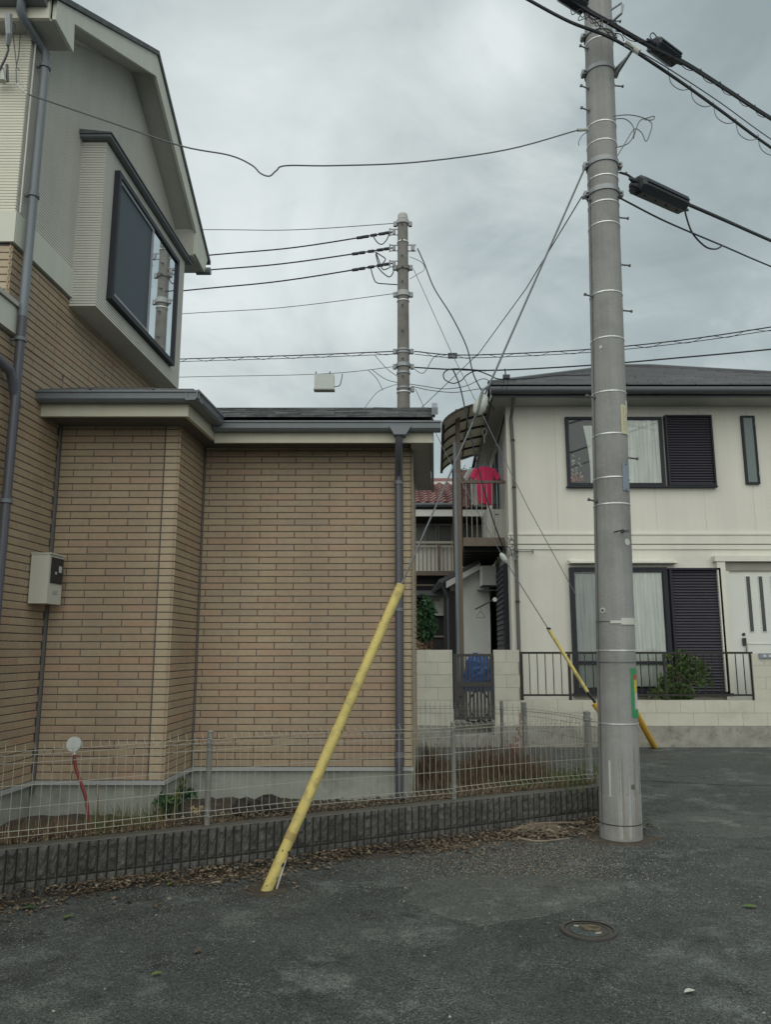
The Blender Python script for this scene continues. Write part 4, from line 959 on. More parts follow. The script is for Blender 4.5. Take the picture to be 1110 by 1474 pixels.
# ---- guy wires
# guard 1: from the clamp at (845,240) to the foot at (382,1280)
G0 = Vector(PG(384, 1281)); G1 = P(843, 240, 6.72)
def gp(py):     # point of the guy line closest to image row
    lo_, hi_ = 0., 1.
    for _ in range(40):
        m_ = (lo_ + hi_) / 2
        if proj(G0.lerp(G1, m_))[1] > py: lo_ = m_
        else: hi_ = m_
    return G0.lerp(G1, lo_)
guy = thing('guy_wire', G0, 'steel guy wire of the near pole with an egg insulator and long yellow pipe guard', 'guy wire')
gt = gp(842)
MB().tube([gt - (G1 - G0).normalized() * .3, gp(600)], .0075, 6).build('strand', 'wire', guy)
MB().tube([gp(568), G1], .0095, 6).build('strand', 'wire', guy)
gdir = (G1 - G0).normalized()
gside = gdir.cross(Vector((0, 1, 0))).normalized()
ej = gp(583)
mb = MB(); pts_ = []
for k in range(9):
    t = k / 8; mb_r = (.06 if k % 2 else .052) * sin(pi * (.08 + .84 * t)) ** .6; pts_.append((ej + gdir * (-.10 + .2 * t), mb_r))
base = 0; mb = MB(); n_ = 14
for (c, r_) in pts_:
    a_ = gside; b_ = gdir.cross(gside)
    for j in range(n_):
        th = 2 * pi * j / n_; mb.v.append(c + a_ * (r_ * cos(th)) + b_ * (r_ * sin(th)))
for i in range(8):
    for j in range(n_): mb.f.append((i * n_ + j, i * n_ + (j + 1) % n_, (i + 1) * n_ + (j + 1) % n_, (i + 1) * n_ + j))
mb.f += [tuple(range(n_))[::-1], tuple(8 * n_ + j for j in range(n_))]
mb.build('egg_insulator', 'insul', guy, smooth=True)
mb = MB(); mb.tube(poly([ej + gdir * .2, ej + gdir * .1 + gside * .03 - Vector((0, .06, 0)), ej - gdir * .02 + gside * .01 - Vector((0, .066, 0)), ej - gdir * .09 - Vector((0, .05, 0)), ej - gdir * .17]), .011, 6); mb.build('wire_loop', 'wire', guy)
gl = [G0 - gdir * .05, gp(1240), gp(1205)]
gd = MB().tube([G0 - gdir * .04, gp(1203)], .037, 20).build('guard_pipe', 'yellow', guy, smooth=True)
MB().tube([gp(1199), gp(1055)], .037, 20).build('guard_pipe', 'yellow', guy, smooth=True); MB().tube([gp(1049), gp(903)], .036, 20).build('guard_pipe', 'yellow', guy, smooth=True)
MB().tube([gp(898), gt], .0355, 20).build('guard_pipe', 'yellow', guy, smooth=True)
for a, b, rr in ((1208, 1197, .0395), (1057, 1049, .0388), (904, 897, .0375)): MB().tube([gp(a), gp(b)], rr, 20).build('joint_collar', 'rust' if a > 1100 else 'yellow', guy, smooth=True)
mb = MB()
for py, sx, s_ in ((1225, .034, .008), (1243, .03, .012), (1262, .028, .007), (1052, .034, .006), (1222, -.01, .006), (1272, -.012, .005)):
    c = gp(py) + gside * sx * -1 if False else gp(py) + Vector((sx, -.02 if sx > 0 else -.036, 0)); mb.tube([c - gdir * s_, c + gdir * s_], s_ * .8, 6)
mb.build('cracks', 'blackp', guy, kind='stuff')
MB().tube([G0 + Vector((.06, .02, 0)), gp(1262) + Vector((.05, 0, 0)), gp(1235) + Vector((.036, 0, 0))], .007, 6).build('bare_strand', 'white', guy)
# guard 2 and 3 across the street, beside the cream house
Y2 = 11.4
g2 = thing('guy_wire', PG(899, 1078), 'guy wire with a thin yellow guard passing in front of the black railing', 'guy wire')
a = P(597, 390, 13.3); b = P(725, 803, 12.0); c = P(790, 906, 11.7); d = P(846, 996, 11.5); e_ = P(858, 1012, 11.48); f_ = P(885, 1055, 11.42)
MB().tube([P(602, 392, 13.3), P(650, 508, 12.9), P(722, 640, 12.5), P(700, 590, 12.6)][:2] + [P(733, 812, 12.0)][:0], .006, 5).build('strand', 'wire', g2) if False else None
MB().tube([b, c], .008, 5).build('strand', 'wire', g2); MB().tube([c, d], .028, 10).build('guard_pipe', 'yellow', g2, smooth=True); MB().tube([d, e_], .022, 8).build('turnbuckle', 'blackp', g2)
MB().tube([e_ - Vector((.02, 0, 0)), f_, PG(899, 1078)], .05, 10, .04).build('guard_pipe', 'orange', g2, smooth=True)
MB().tube([c, c + Vector((0, 0, .03))], .034, 8).build('pipe_cap', 'blackp', g2)
mb = MB(); 
for k, rr in enumerate((.015, .04, .045, .045, .04, .015)): 
    p_ = b + (c - b).normalized() * (-.09 + .036 * k)
    if k: mb.tube([p_prev, p_], r_prev, 12, rr, cap=True)
    p_prev, r_prev = p_, rr
mb.build('ball_insulator', 'insul', g2, smooth=False)
MB().tube([b, P(672, 715, 12.4), P(690, 745, 12.3)][:1] + [P(640, 650, 12.6), P(598, 560, 12.8)], .006, 5).build('strand', 'wire', g2)
mb = MB().tube([P(884, 968, 11.0), P(908, 1012, 11.02), PG(943, 1076) ], .048, 12).build('guard_pipe', 'orange', None, label='amber yellow guy guard tube leaning behind the near pole foot', cat='guard pipe', smooth=True)

# ============================================================ FAR UTILITY POLE
FY = 13.5
def fz(py): return P(582, py, FY - .1).z
fpx = P(581.5, 700, FY).x
fp = thing('utility_pole', (fpx, FY, 0), 'distant slim concrete utility pole rising behind the wing roof', 'utility pole')
zt = fz(305); mb = MB().tube([(fpx, FY, -.2), (fpx, FY, 3), (fpx, FY, 6), (fpx, FY, zt - .12)], .155, 24, .098); mb.build('shaft', 'conc2', fp, smooth=True)
fr = lambda z: .155 - .057 * max(0, z) / zt
MB().tube([(fpx, FY, zt - .12), (fpx, FY, zt - .02), (fpx, FY, zt)], .105, 20, .08).build('pole_cap', 'dripm', fp)
for py, h, m in ((317, .08, 'dripm'), (346, .02, 'band'), (383, .09, 'conc2'), (421, .1, 'dripm'), (431, .015, 'band'), (502, .03, 'steel'), (506, .03, 'steel'), (524, .07, 'steel'), (535, .04, 'steel'), (557, .03, 'steel'), (563, .02, 'band')):
    z = fz(py); o = MB().ring((fpx, FY, 0), fr(z), z - h / 2, z + h / 2, 20, .02 if h > .05 else .01).build('clamp', m, fp)
for py, w_ in ((320, .16), (383, .15), (422, .16), (504, .17), (526, .18), (559, .14)):
    z = fz(py); 
    for sx in (-1, 1):
        if py == 559 and sx < 0: continue
        mb = MB(); x = fpx + sx * (fr(z) + .045); mb.tube([(fpx + sx * fr(z) * .9, FY - .02, z), (x + sx * .02, FY - .02, z)], .018, 6); mb.tube([(x, FY - .02, z - .045), (x, FY - .02, z + .045)], .036, 8); mb.build('insulator_lug', 'steel', fp)
for py in (332, 355, 378):   # racks for the three power lines
    z = fz(py); mb = MB(); mb.box(fpx - .26, FY - .05, z + .05, fpx - .1, FY - .03, z + .065); mb.box(fpx - .26, FY - .05, z - .065, fpx - .1, FY - .03, z - .05); mb.tube([(fpx - .25, FY - .04, z - .08), (fpx - .25, FY - .04, z + .08)], .014, 6); mb.tube([(fpx - .17, FY - .04, z - .05), (fpx - .17, FY - .04, z + .05)], .03, 8)
    mb.build('insulator_rack', 'steel', fp)
z = fz(355); mb = MB(); mb.box(fpx + .1, FY - .05, z + .05, fpx + .25, FY - .03, z + .07); mb.box(fpx + .1, FY - .05, z - .07, fpx + .25, FY - .03, z - .05); mb.tube([(fpx + .19, FY - .04, z - .06), (fpx + .19, FY - .04, z + .06)], .035, 8); mb.build('insulator_rack', 'steel', fp)
for py in (326, 349, 372, 388, 409, 443, 480, 520, 545):
    z = fz(py); MB().tube([(fpx - .02, FY - fr(z) * .9, z + .06), (fpx - .01, FY - fr(z) - .1, z + .02)], .014, 5).build('step_bolt', 'bolt', fp)
# power lines to the left
for (y0_, y1_, r_, lab, x1_, m_) in ((322, 331, .008, 'topmost thin line from the far pole to the left', 292, 'wire'), (334, 368, .014, 'upper of the three thick power lines left of the far pole', 298, 'cable'),
                           (357, 392, .014, 'middle of the three thick power lines left of the far pole', 262, 'cable'), (379, 419, .014, 'lowest of the three thick power lines left of the far pole', 262, 'cable'), (423, 452, .007, 'thin single line midway down the far pole, running left', 262, 'wire')):
    a = P(567, y0_, FY); b = P(x1_, y1_, FY + 1.3); m2 = a.lerp(b, .5) - Vector((0, 0, .07)); far_ = ext(a, b, 0) + (b - a) * 1.2
    pts = poly([a, m2, b, far_ - Vector((0, 0, -.15))])
    def ex(mb, a=a, b=b, m_=m_):
        if m_ == 'cable':
            for t in (.03, .06, .10, .14, .17): c = a.lerp(b, t) - Vector((0, 0, .02 * t / .1)); mb.tube([c - (b - a).normalized() * .06, c, c + (b - a).normalized() * .06], .032, 6, .03)
    wire('power_line', pts, r_, m_, lab, 'power line', extra=ex)
mb = MB()
for pp in ([(537, 340), (543, 349), (550, 352), (557, 345), (561, 335)], [(540, 363), (548, 368), (555, 374), (546, 382), (541, 366)], [(544, 385), (550, 392), (560, 399), (566, 393), (566, 385)], [(534, 387), (537, 398), (542, 407), (556, 409), (572, 410)], [(541, 363), (545, 374), (551, 388), (560, 386)]):
    mb.tube(poly([P(a_, b_, FY - .15) for a_, b_ in pp], 5), .011, 5)
mb.build('jumper_leads', 'cable', None, label='black looping jumper leads beside the top of the far pole', cat='wires')
# telecom lines through the far pole
T1l = poly([P(-80, 531, 17), P(120, 522, 15.5), P(262, 517, 14.6), P(420, 512, 14), P(520, 508, 13.6), P(567, 506, FY)])
T1r = poly([P(597, 506, FY), P(650, 511, 13.2), P(720, 510, 12.9), P(850, 503, 12.5), P(980, 490, 12.0), P(1110, 471, 11.5), P(1300, 440, 10.8)])
for nm, T in (('left', T1l), ('right', T1r)):
    def ex(mb, T=T):
        mb.tube([p + Vector((0, 0, -.055)) for p in T], .007, 5); mb.tube([p + Vector((0, 0, -.028)) for p in spiral(T, .034, .62)], .005, 4)
    wire('telecom_cable', T, .010, 'cable', 'lashed telecom cable with wavy spiral wire, %s of the far pole' % ('left' if nm == 'left' else 'right'), extra=ex)
T2l = poly([P(-80, 560, 17), P(120, 549, 15.5), P(262, 543, 14.6), P(420, 540, 14), P(500, 536, 13.7), P(567, 528, FY)])
T2r = poly([P(597, 529, FY), P(650, 532, 13.2), P(720, 533, 12.9), P(850, 526, 12.5), P(980, 515, 12.0), P(1110, 503, 11.5), P(1300, 482, 10.8)])
wire('telecom_cable', T2l, .006, 'wire', 'thin lower line carrying the small grey box, left of the far pole')
wire('telecom_cable', T2r, .013, 'cable', 'thick lower telecom cable crossing behind the near pole to the right edge')
wire('cable_loop', poly([P(700, 534, 13), P(655, 531, 13.1), P(640, 536, 13.1), P(640, 546, 13.1), P(652, 552, 13.1), P(664, 548, 13.1), P(672, 540, 13.1), P(686, 534, 13.05), P(704, 540, 13), P(720, 546, 12.95), P(760, 545, 12.8), P(800, 541, 12.6), P(850, 540, 12.5)]), .011, 'cable', 'black cable loop hanging right of the far pole')
wire('service_drop', poly([P(652, 532, 13.1), P(662, 556, 13.1), P(672, 600, 13.1), P(690, 680, 13.2), P(712, 755, 13.3), P(728, 795, 13.6)]), .012, 'cable', 'black service cable dropping from the telecom line past the red shirt')
for k, pp in enumerate(([(590, 553), (610, 556), (640, 560), (670, 556), (690, 547), (700, 546), (708, 553)], [(592, 556), (620, 562), (655, 565), (690, 560), (712, 560)], [(596, 531), (610, 537), (625, 514), (640, 510)][::-1])):
    wire('drop_wire', poly([P(a_, b_, 13.2) for a_, b_ in pp]), .007, 'wire', ['upper sagging wire from the far pole to the cream house eave', 'lower sagging wire from the far pole to the cream house eave', 'short wire rising from the far pole to the lashed cable'][k], 'wire')
for k, pp in enumerate(([(523, 590), (540, 568), (552, 560), (572, 553)], [(530, 533), (543, 546), (551, 562)], [(540, 512), (556, 530), (572, 542)], [(535, 532), (555, 546), (573, 551)], [(610, 598), (590, 588)][::-1] )):
    if k == 4: continue
    wire('drop_wire', poly([P(a_, b_, FY - .12) for a_, b_ in pp]), .006, 'wire', ['thin wire from the wing roof up to the far pole base', 'short hanging wire joining below the far pole clamps', 'short slack wire dropping from lashed cable to the pole', 'faint slack wire left of the far pole at the roof'][k], 'wire')
# wires from the far pole top to the cream house
wire('service_drop', poly([P(601, 358, 13.4), P(611, 380, 13.4), P(625, 415, 13.3), P(650, 455, 13.2), P(672, 500, 13.2), P(682, 540, 13.2), P(700, 573, 13.25), P(712, 590, 13.4)]), .011, 'cable', 'black sagging service cable from the far pole top to the cream house eave')
wire('guy_strand', [P(595, 387, 13.4), P(650, 508, 13.0), P(701, 610, 12.7), P(760, 730, 12.35), P(829, 856, 12.0)], .006, 'wire', 'thin straight strand from the far pole down across the cream wall', 'wire')
wire('guy_strand', [P(838, 283, 6.66), P(758, 415, 8.5), P(690, 508, 10.2), P(590, 603, 13)], .006, 'wire', 'thin straight strand from the near pole down to the wing roof', 'wire')
wire('loop_wire', poly([P(590, 370, 13.3), P(607, 378, 13.3), P(611, 388, 13.3), P(600, 396, 13.3), P(590, 402, 13.3)]), .006, 'wire', 'small wire loop right of the far pole top', 'wire')
# small boxes on lines
gb = thing('line_box', P(466, 560, 13.8), 'small light grey rectangular box hanging on a wire above the wing roof', 'junction box')
a = P(453, 540, 13.8); b = P(481, 560, 13.8)
box('case', 'disc', gb, a.x, 13.75, b.z, b.x, 13.9, a.z); box('base_lip', 'dripm', gb, a.x - .01, 13.74, b.z - .03, b.x + .01, 13.91, b.z)
mb = MB(); mb.tube([P(455, 541, 13.8), P(455, 535, 13.8)], .012, 5); mb.tube([P(475, 541, 13.8), P(475, 535, 13.8)], .012, 5); mb.build('hanger', 'bolt', gb)
MB().tube(poly([P(481, 557, 13.8), P(489, 555, 13.8), P(492, 545, 13.75), P(493, 538, 13.7)]), .008, 5).build('tail_cable', 'cable', gb)
sbx = thing('line_tag', P(651, 515, 13.15), 'small dark rectangular tag hanging from the lashed cable', 'cable tag')
a = P(645, 509, 13.15); b = P(658, 516, 13.15); box('case', 'box', sbx, a.x, 13.12, b.z, b.x, 13.17, a.z)
mb = MB()
for x_ in (648.5, 651.5, 654.5): c = P(x_, 513, 13.11); mb.box(c.x - .008, 13.113, c.z - .012, c.x + .006, 13.119, c.z + .012)
mb.build('label_marks', 'dripm', sbx)
cg = thing('cable_clamp', P(729, 540, 12.8), 'dark clamp hanging where the cables pass above the cream house roof corner', 'cable clamp')
a = P(724, 540, 12.8); b = P(734, 545, 12.8); box('clamp_block', 'box', cg, a.x, 12.77, b.z, b.x, 12.83, a.z)
mb = MB(); mb.tube(poly([P(726, 545, 12.8), P(725, 555, 12.85), P(721, 560, 12.9)]), .006, 5); mb.tube(poly([P(731, 545, 12.8), P(731, 555, 12.85), P(729, 561, 12.9)]), .006, 5); mb.tube([P(727, 531, 12.8), P(728, 541, 12.8)], .012, 5); mb.build('lead', 'cable', cg)

# ============================================================ CREAM HOUSE
HY = 13.9
hx = P(737, 900, HY).x
ch = thing('cream_house', (5.5, 16, 0), 'two-storey cream panelled house with charcoal hip roof', 'house')
ztop = 6.12
MB().hexa([(hx, HY, .05), (9.4, HY, .05), (9.4 + SH * 6.6, 20.5, .05), (hx + SH * 6.6, 20.5, .05)], [(hx, HY, ztop), (9.4, HY, ztop), (9.4 + SH * 6.6, 20.5, ztop), (hx + SH * 6.6, 20.5, ztop)]).build('wall', 'cwall', ch)
def hp(px, py, off=0): return P(px, py, HY - off)
# panel joints
for px in (815, 853, 962, 1038):
    c = hp(px, 740); 
for x_ in (hx + .91, hx + 1.82, hx + 2.73, hx + 3.64, hx + 4.55, hx + 5.46):
    box('panel_joint', 'cream', ch, x_ - .004, HY - .0025, 3.72, x_ + .004, HY, 6.0)
# horizontal belt
zb = hp(800, 768).z; zb2 = hp(800, 783).z
box('belt_moulding', 'cwall', ch, hx - .02, HY - .045, zb - .03, 9.4, HY, zb); box('belt_moulding', 'cwall', ch, hx - .02, HY - .03, zb2, 9.4, HY, zb - .035)
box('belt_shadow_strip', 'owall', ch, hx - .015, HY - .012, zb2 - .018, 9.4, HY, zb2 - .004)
box('belt_moulding', 'cwall', ch, hx - .02, HY - .022, zb2 - .1, 9.4, HY, zb2 - .02)
for k in range(1): pass
# faint stone pattern lines of lower storey: thin relief courses
mb = MB(); z_ = 1.0
while z_ < zb2 - .2:
    x_ = hx + R(0, .2)
    while x_ < 9.2:
        l_ = R(.12, .3); mb.box(x_, HY - .0015, z_, x_ + l_, HY + .001, z_ + .045); x_ += l_ + R(.01, .2)
    z_ += .065
mb.build('relief_pattern', 'cwall', ch, kind='stuff')
# gutter, fascia, soffit
EZ0, EZ1 = P(900, 571, 13.3).z, P(900, 556, 13.3).z
EX0 = P(706, 575, 13.3).x; EX1 = 10.0
box('fascia', 'cgut', ch, EX0 + .03, 13.33, EZ0, EX1, 13.36, EZ1 - .03)
mb = MB().tube([(EX0, 13.27, EZ0 + .11), (EX1, 13.27, EZ0 + .11)], .075, 10); mb.build('gutter', 'cgut', ch, smooth=True)
box('soffit', 'soffit', ch, EX0 + .03, 13.362, EZ0 + .01, EX1, 14.0, EZ0 + .03)
mb = MB(); mb.hexa([(EX0 + .03, 13.37, EZ0), (EX0 + .06, 13.37, EZ0), (EX0 + .06 + SH * 7.5, 20.9, EZ0), (EX0 + .03 + SH * 7.5, 20.9, EZ0)], [(EX0 + .03, 13.37, EZ1), (EX0 + .06, 13.37, EZ1), (EX0 + .06 + SH * 7.5, 20.9, EZ1), (EX0 + .03 + SH * 7.5, 20.9, EZ1)]); mb.build('fascia', 'cgut', ch)
mb = MB(); mb.hexa([(EX0 + .061, 14.0, EZ0 + .01), (hx + .1, 14.0, EZ0 + .01), (hx + .55, 20.9, EZ0 + .01), (EX0 + .5, 20.9, EZ0 + .01)], [(EX0 + .061, 14.0, EZ0 + .03), (hx + .1, 14.0, EZ0 + .03), (hx + .55, 20.9, EZ0 + .03), (EX0 + .5, 20.9, EZ0 + .03)]); mb.build('soffit', 'soffit', ch)
# hip roof in slate courses
ap1 = P(893, 529, 16.9); ap2 = Vector((ap1.x + .7, 16.9, ap1.z))
c00 = Vector((EX0 - .02, 13.22, EZ1 + .0)); c10 = Vector((EX1, 13.22, EZ1)); c01 = Vector((EX0 + .45, 20.95, EZ1)); c11 = Vector((EX1 + .5, 20.95, EZ1))
NC = 14
def courses(A0, A1, B0, B1, mname='croof', cnt=NC, name='roof_courses'):
    mb = MB()
    for k in range(cnt):
        t0, t1 = k / cnt, min(1, (k + 1.12) / cnt)
        a, b = A0.lerp(B0, t0), A1.lerp(B1, t0); c, d = A1.lerp(B1, t1), A0.lerp(B0, t1); up_ = Vector((0, 0, .028))
        L_ = (b - a).length; m_ = max(1, int(L_ / .6))
        for q in range(m_):
            s0, s1 = q / m_, (q + 1) / m_ - .002
            mb.hexa([a.lerp(b, s0), a.lerp(b, s1), d.lerp(c, s1), d.lerp(c, s0)], [a.lerp(b, s0) + up_, a.lerp(b, s1) + up_, d.lerp(c, s1) + up_ * .15, d.lerp(c, s0) + up_ * .15])
    return mb.build(name, mname, ch, kind='stuff')
courses(c00, c10, ap1, ap2); courses(c01, c00, ap1, ap1); courses(c10, c11, ap2, ap2); courses(c11, c01, ap2, ap1)
for a, b in ((c00, ap1), (c10, ap2), (ap1, ap2)):
    MB().tube([a + Vector((0, 0, .03)), b + Vector((0, 0, .03))], .05, 6).build('hip_cap', 'croof', ch)
# downpipe at the corner
zb_ = P(752, 1000, HY).z
dpx = P(742, 760, HY - .06).x
o = MB().tube([(dpx - .03, 13.36, EZ0 + .03), (dpx - .02, HY - .06, EZ0 - .25), (dpx, HY - .06, 5.2), (dpx, HY - .06, .6)], .032, 8).build('downpipe', 'cpipe', ch, smooth=True)
for z_ in (5.4, 4.5, 3.3, 2.4): MB().ring((dpx, HY - .06, 0), .033, z_ - .015, z_ + .015, 8, .008).build('pipe_bracket', 'iron', o)
# windows
def rect(px0, py0, px1, py1, off=.03):
    a = hp(px0, py0, off); b = hp(px1, py1, off); return a.x, b.x, b.z, a.z
def frame4(x0, x1, z0, z1, y, w_, dep, m, name, parent):
    mb = MB(); mb.box(x0, y, z0, x1, y + dep, z0 + w_); mb.box(x0, y, z1 - w_, x1, y + dep, z1); mb.box(x0, y, z0 + w_, x0 + w_, y + dep, z1 - w_); mb.box(x1 - w_, y, z0 + w_, x1, y + dep, z1 - w_)
    return mb.build(name, m, parent)
def curtain(x0, x1, z0, z1, y, m, parent, folds=9, amp=.012, gather=0, name='curtain', label=None):
    mb = MB(); nx, nz = folds * 6, 8; vs = []
    rs = random.Random(int(x0 * 1000)); phs = [rs.uniform(0, 6) for _ in range(4)]
    for j in range(nz + 1):
        t = j / nz
        for i in range(nx + 1):
            u = i / nx; x = x0 + (x1 - x0) * u
            if gather: x = x0 + (x1 - x0) * (u + (1 - u) * gather * sin(pi * (1 - t) * .6) )
            vs.append((x, y - amp * (sin(u * folds * 2 * pi + phs[0] + .5 * sin(3 * t + phs[1])) + .5 * sin(u * folds * 3.3 + phs[2])), z0 + (z1 - z0) * t))
    mb.add(vs, [(j * (nx + 1) + i, j * (nx + 1) + i + 1, (j + 1) * (nx + 1) + i + 1, (j + 1) * (nx + 1) + i) for j in range(nz) for i in range(nx)])
    return mb.build(name, m, parent, smooth=True, label=label)
def slats(x0, x1, z0, z1, y, n_, parent, m='shut'):
    mesh = None; h = (z1 - z0) / n_
    mb = MB(); w_ = x1 - x0
    mb.add([(-w_ / 2, 0, 0), (w_ / 2, 0, 0), (w_ / 2, .012, h * .98), (-w_ / 2, .012, h * .98), (-w_ / 2, -.018, h * .25), (w_ / 2, -.018, h * .25)], [(0, 1, 5, 4), (4, 5, 2, 3), (0, 4, 3), (1, 2, 5)])
    me = mb.mesh('slat', m)
    for k in range(n_): link('slat', me, parent, ((x0 + x1) / 2, y, z0 + h * k))
# upper window
x0, x1, z0, z1 = rect(813, 601, 958, 700)
uw = box('window', 'dark', ch, x0 + .02, HY - .012, z0 + .02, x1 - .02, HY, z1 - .02, label='upper storey window with lace curtains')
frame4(x0, x1, z0, z1, HY - .075, .055, .075, 'frame', 'frame', uw)
xm = hp(886, 650).x
box('mullion', 'frame', uw, xm - .03, HY - .07, z0 + .055, xm + .03, HY - .013, z1 - .055)
curtain(hp(838, 600).x, xm - .03, z0 + .06, z1 - .16, HY - .028, 'curt', uw, 4, .008, gather=.18, name='curtain'); curtain(xm + .03, x1 - .06, z0 + .06, z1 - .06, HY - .028, 'curt', uw, 5, .006)
box('glass', 'glass', uw, x0 + .055, HY - .052, z0 + .055, xm - .03, HY - .048, z1 - .055); box('glass', 'glass', uw, xm + .03, HY - .056, z0 + .055, x1 - .055, HY - .052, z1 - .055)
random.seed(11)
mb = MB()
for k in range(24):
    c = hp(R(821, 835), R(655, 688)); s_ = R(.02, .05); mb.tube([(c.x, HY - .02, c.z), (c.x + s_, HY - .02, c.z + R(-s_, s_))], .012, 5)
mb.build('sill_ornaments', 'insul', uw, kind='stuff')
mb = MB()
for k in range(12):
    c = hp(R(822, 838), R(680, 692)); mb.box(c.x - .03, HY - .022, c.z - .025, c.x + .03, HY - .016, c.z + .025)
mb.build('orange_reflection', mat('burnt_orange_reflection', (.40, .13, .04), .9, .2, 30), uw)  # orange reflection in the left pane, put in as small coloured plates
# upper shutter case
x0, x1, z0, z1 = rect(955, 599, 1030, 700)
sc_ = box('shutter_case', 'frame', ch, x0, HY - .05, z0, x1, HY, z1, label='dark louvred shutter case of the upper window')
frame4(x0, x1, z0, z1, HY - .11, .03, .06, 'frame', 'frame', sc_); slats(x0 + .03, x1 - .03, z0 + .03, z1 - .03, HY - .062, 26, sc_)
box('sill', 'frame', ch, hp(815, 700).x, HY - .10, z0 - .03, x1 + .02, HY, z0 - .002)
# narrow window
x0, x1, z0, z1 = rect(1066, 599, 1094, 697)
nw = box('window', 'dark', ch, x0 + .02, HY - .012, z0 + .02, x1 - .02, HY, z1 - .02, label='narrow tall upper window with dark frame')
frame4(x0, x1, z0, z1, HY - .06, .035, .06, 'frame', 'frame', nw); box('glass', mat('frosted_glass', (.12, .16, .16), .3, .05), nw, x0 + .035, HY - .04, z0 + .035, x1 - .035, HY - .03, z1 - .035)
for zz in (z0 + .15, z1 - .2): box('hinge', 'insul', nw, x1 - .012, HY - .075, zz, x1 + .01, HY - .06, zz + .08)
# lower window
x0, x1, z0, z1 = rect(819, 817, 970, 997)
lw = box('window', 'dark', ch, x0 + .02, HY - .012, z0 + .02, x1 - .02, HY, z1 - .02, label='ground floor sliding window with hanging grey curtains')
frame4(x0, x1, z0, z1, HY - .10, .075, .10, 'frame', 'frame', lw); xm = hp(893, 900).x
box('mullion', 'frame', lw, xm - .04, HY - .08, z0 + .075, xm + .04, HY - .013, z1 - .075); zr = hp(900, 953).z
box('transom_rail', 'frame', lw, x0 + .075, HY - .075, zr - .035, xm - .04, HY - .045, zr + .02); box('transom_rail', 'frame', lw, xm + .04, HY - .075, zr - .035, x1 - .075, HY - .045, zr + .02)
curtain(x0 + .1, xm - .05, z0 + .09, z1 - .12, HY - .026, 'curt2', lw, 7, .009); curtain(xm + .04, x1 - .09, z0 + .11, z1 - .1, HY - .026, 'curt', lw, 6, .009)
box('glass', 'glass', lw, x0 + .075, HY - .06, z0 + .075, xm - .04, HY - .056, zr - .035); box('glass', 'glass', lw, x0 + .075, HY - .06, zr + .02, xm - .04, HY - .056, z1 - .075)
box('glass', 'glass', lw, xm + .04, HY - .06, z0 + .075, x1 - .075, HY - .056, zr - .035); box('glass', 'glass', lw, xm + .04, HY - .06, zr + .02, x1 - .075, HY - .056, z1 - .075)
box('sill', 'frame', ch, x0 - .02, HY - .13, z0 - .05, hp(1052, 997).x, HY, z0 - .002)
x0, x1, z0, z1 = rect(961, 818, 1048, 998)
sc_ = box('shutter_case', 'frame', ch, x0, HY - .05, z0, x1, HY, z1, label='tall dark louvred shutter case of the ground floor window')
frame4(x0, x1, z0, z1, HY - .12, .035, .07, 'frame', 'frame', sc_); slats(x0 + .035, x1 - .035, z0 + .035, z1 - .035, HY - .062, 42, sc_)
# canopy over lower window
x0, x1, z0, z1 = rect(818, 800, 972, 811)
MB().hexa([(x0, HY - .20, z0 - .01), (x1, HY - .20, z0 - .01), (x1, HY, z0 - .01), (x0, HY, z0 - .01)], [(x0, HY - .20, z0 + .015), (x1, HY - .20, z0 + .015), (x1, HY, z0 + .07), (x0, HY, z0 + .07)]).build('window_canopy', 'cwall', ch)
# entrance recess, built proud of the wall: lintel, jamb and door
xj0, xj1 = hp(1039, 900, .12).x, hp(1051, 900, .12).x; zl = hp(1040, 800, .12).z
box('porch_lintel', 'cwall', ch, xj0 - .04, HY - .14, zl - .10, 9.2, HY + .01, zl, label='cream lintel over the entrance')
mb = MB().box(xj0, HY - .12, .1, xj1, HY + .01, zl - .1); mb.build('porch_jamb', 'cwall', ch)
zd = hp(1060, 826).z
dr = box('door', 'door', ch, xj1 + .09, HY - .035, .3, xj1 + 1.05, HY, zd, label='white front door with three tall slit panes')
box('door_frame', 'door', ch, xj1 + .01, HY - .06, .3, xj1 + .085, HY + .01, zd + .05); box('door_head', 'owall', ch, xj1 + .01, HY - .05, zd + .055, 9.2, HY, zl - .11)
for px in (1078, 1096, 1114):
    zt_, zb3 = hp(px, 830).z, hp(px, 909).z; x_ = hp(px, 870).x
    box('slit_pane', 'slit', dr, x_ - .035, HY - .042, zb3, x_ + .035, HY - .036, zt_); frame4(x_ - .045, x_ + .045, zb3 - .01, zt_ + .01, HY - .048, .01, .012, 'door', 'pane_bead', dr)
c = hp(1069, 913); MB().disc((c.x, HY - .036, c.z), (0, -1, 0), .028, .02).build('lock', 'blackp', dr)
c = hp(1069.5, 923); box('handle', 'blackp', dr, c.x - .028, HY - .08, c.z - .07, c.x + .028, HY - .036, c.z + .06)
MB().tube([(c.x + .02, HY - .07, c.z - .06), (c.x + .02, HY - .07, c.z - .2)], .008, 5).build('handle_strap', 'blackp', dr)
mb = MB(); c = hp(1075, 930); 
frame4(c.x, c.x + .5, c.z - .35, c.z + .05, HY - .046, .012, .01, 'door', 'panel_bead', dr)

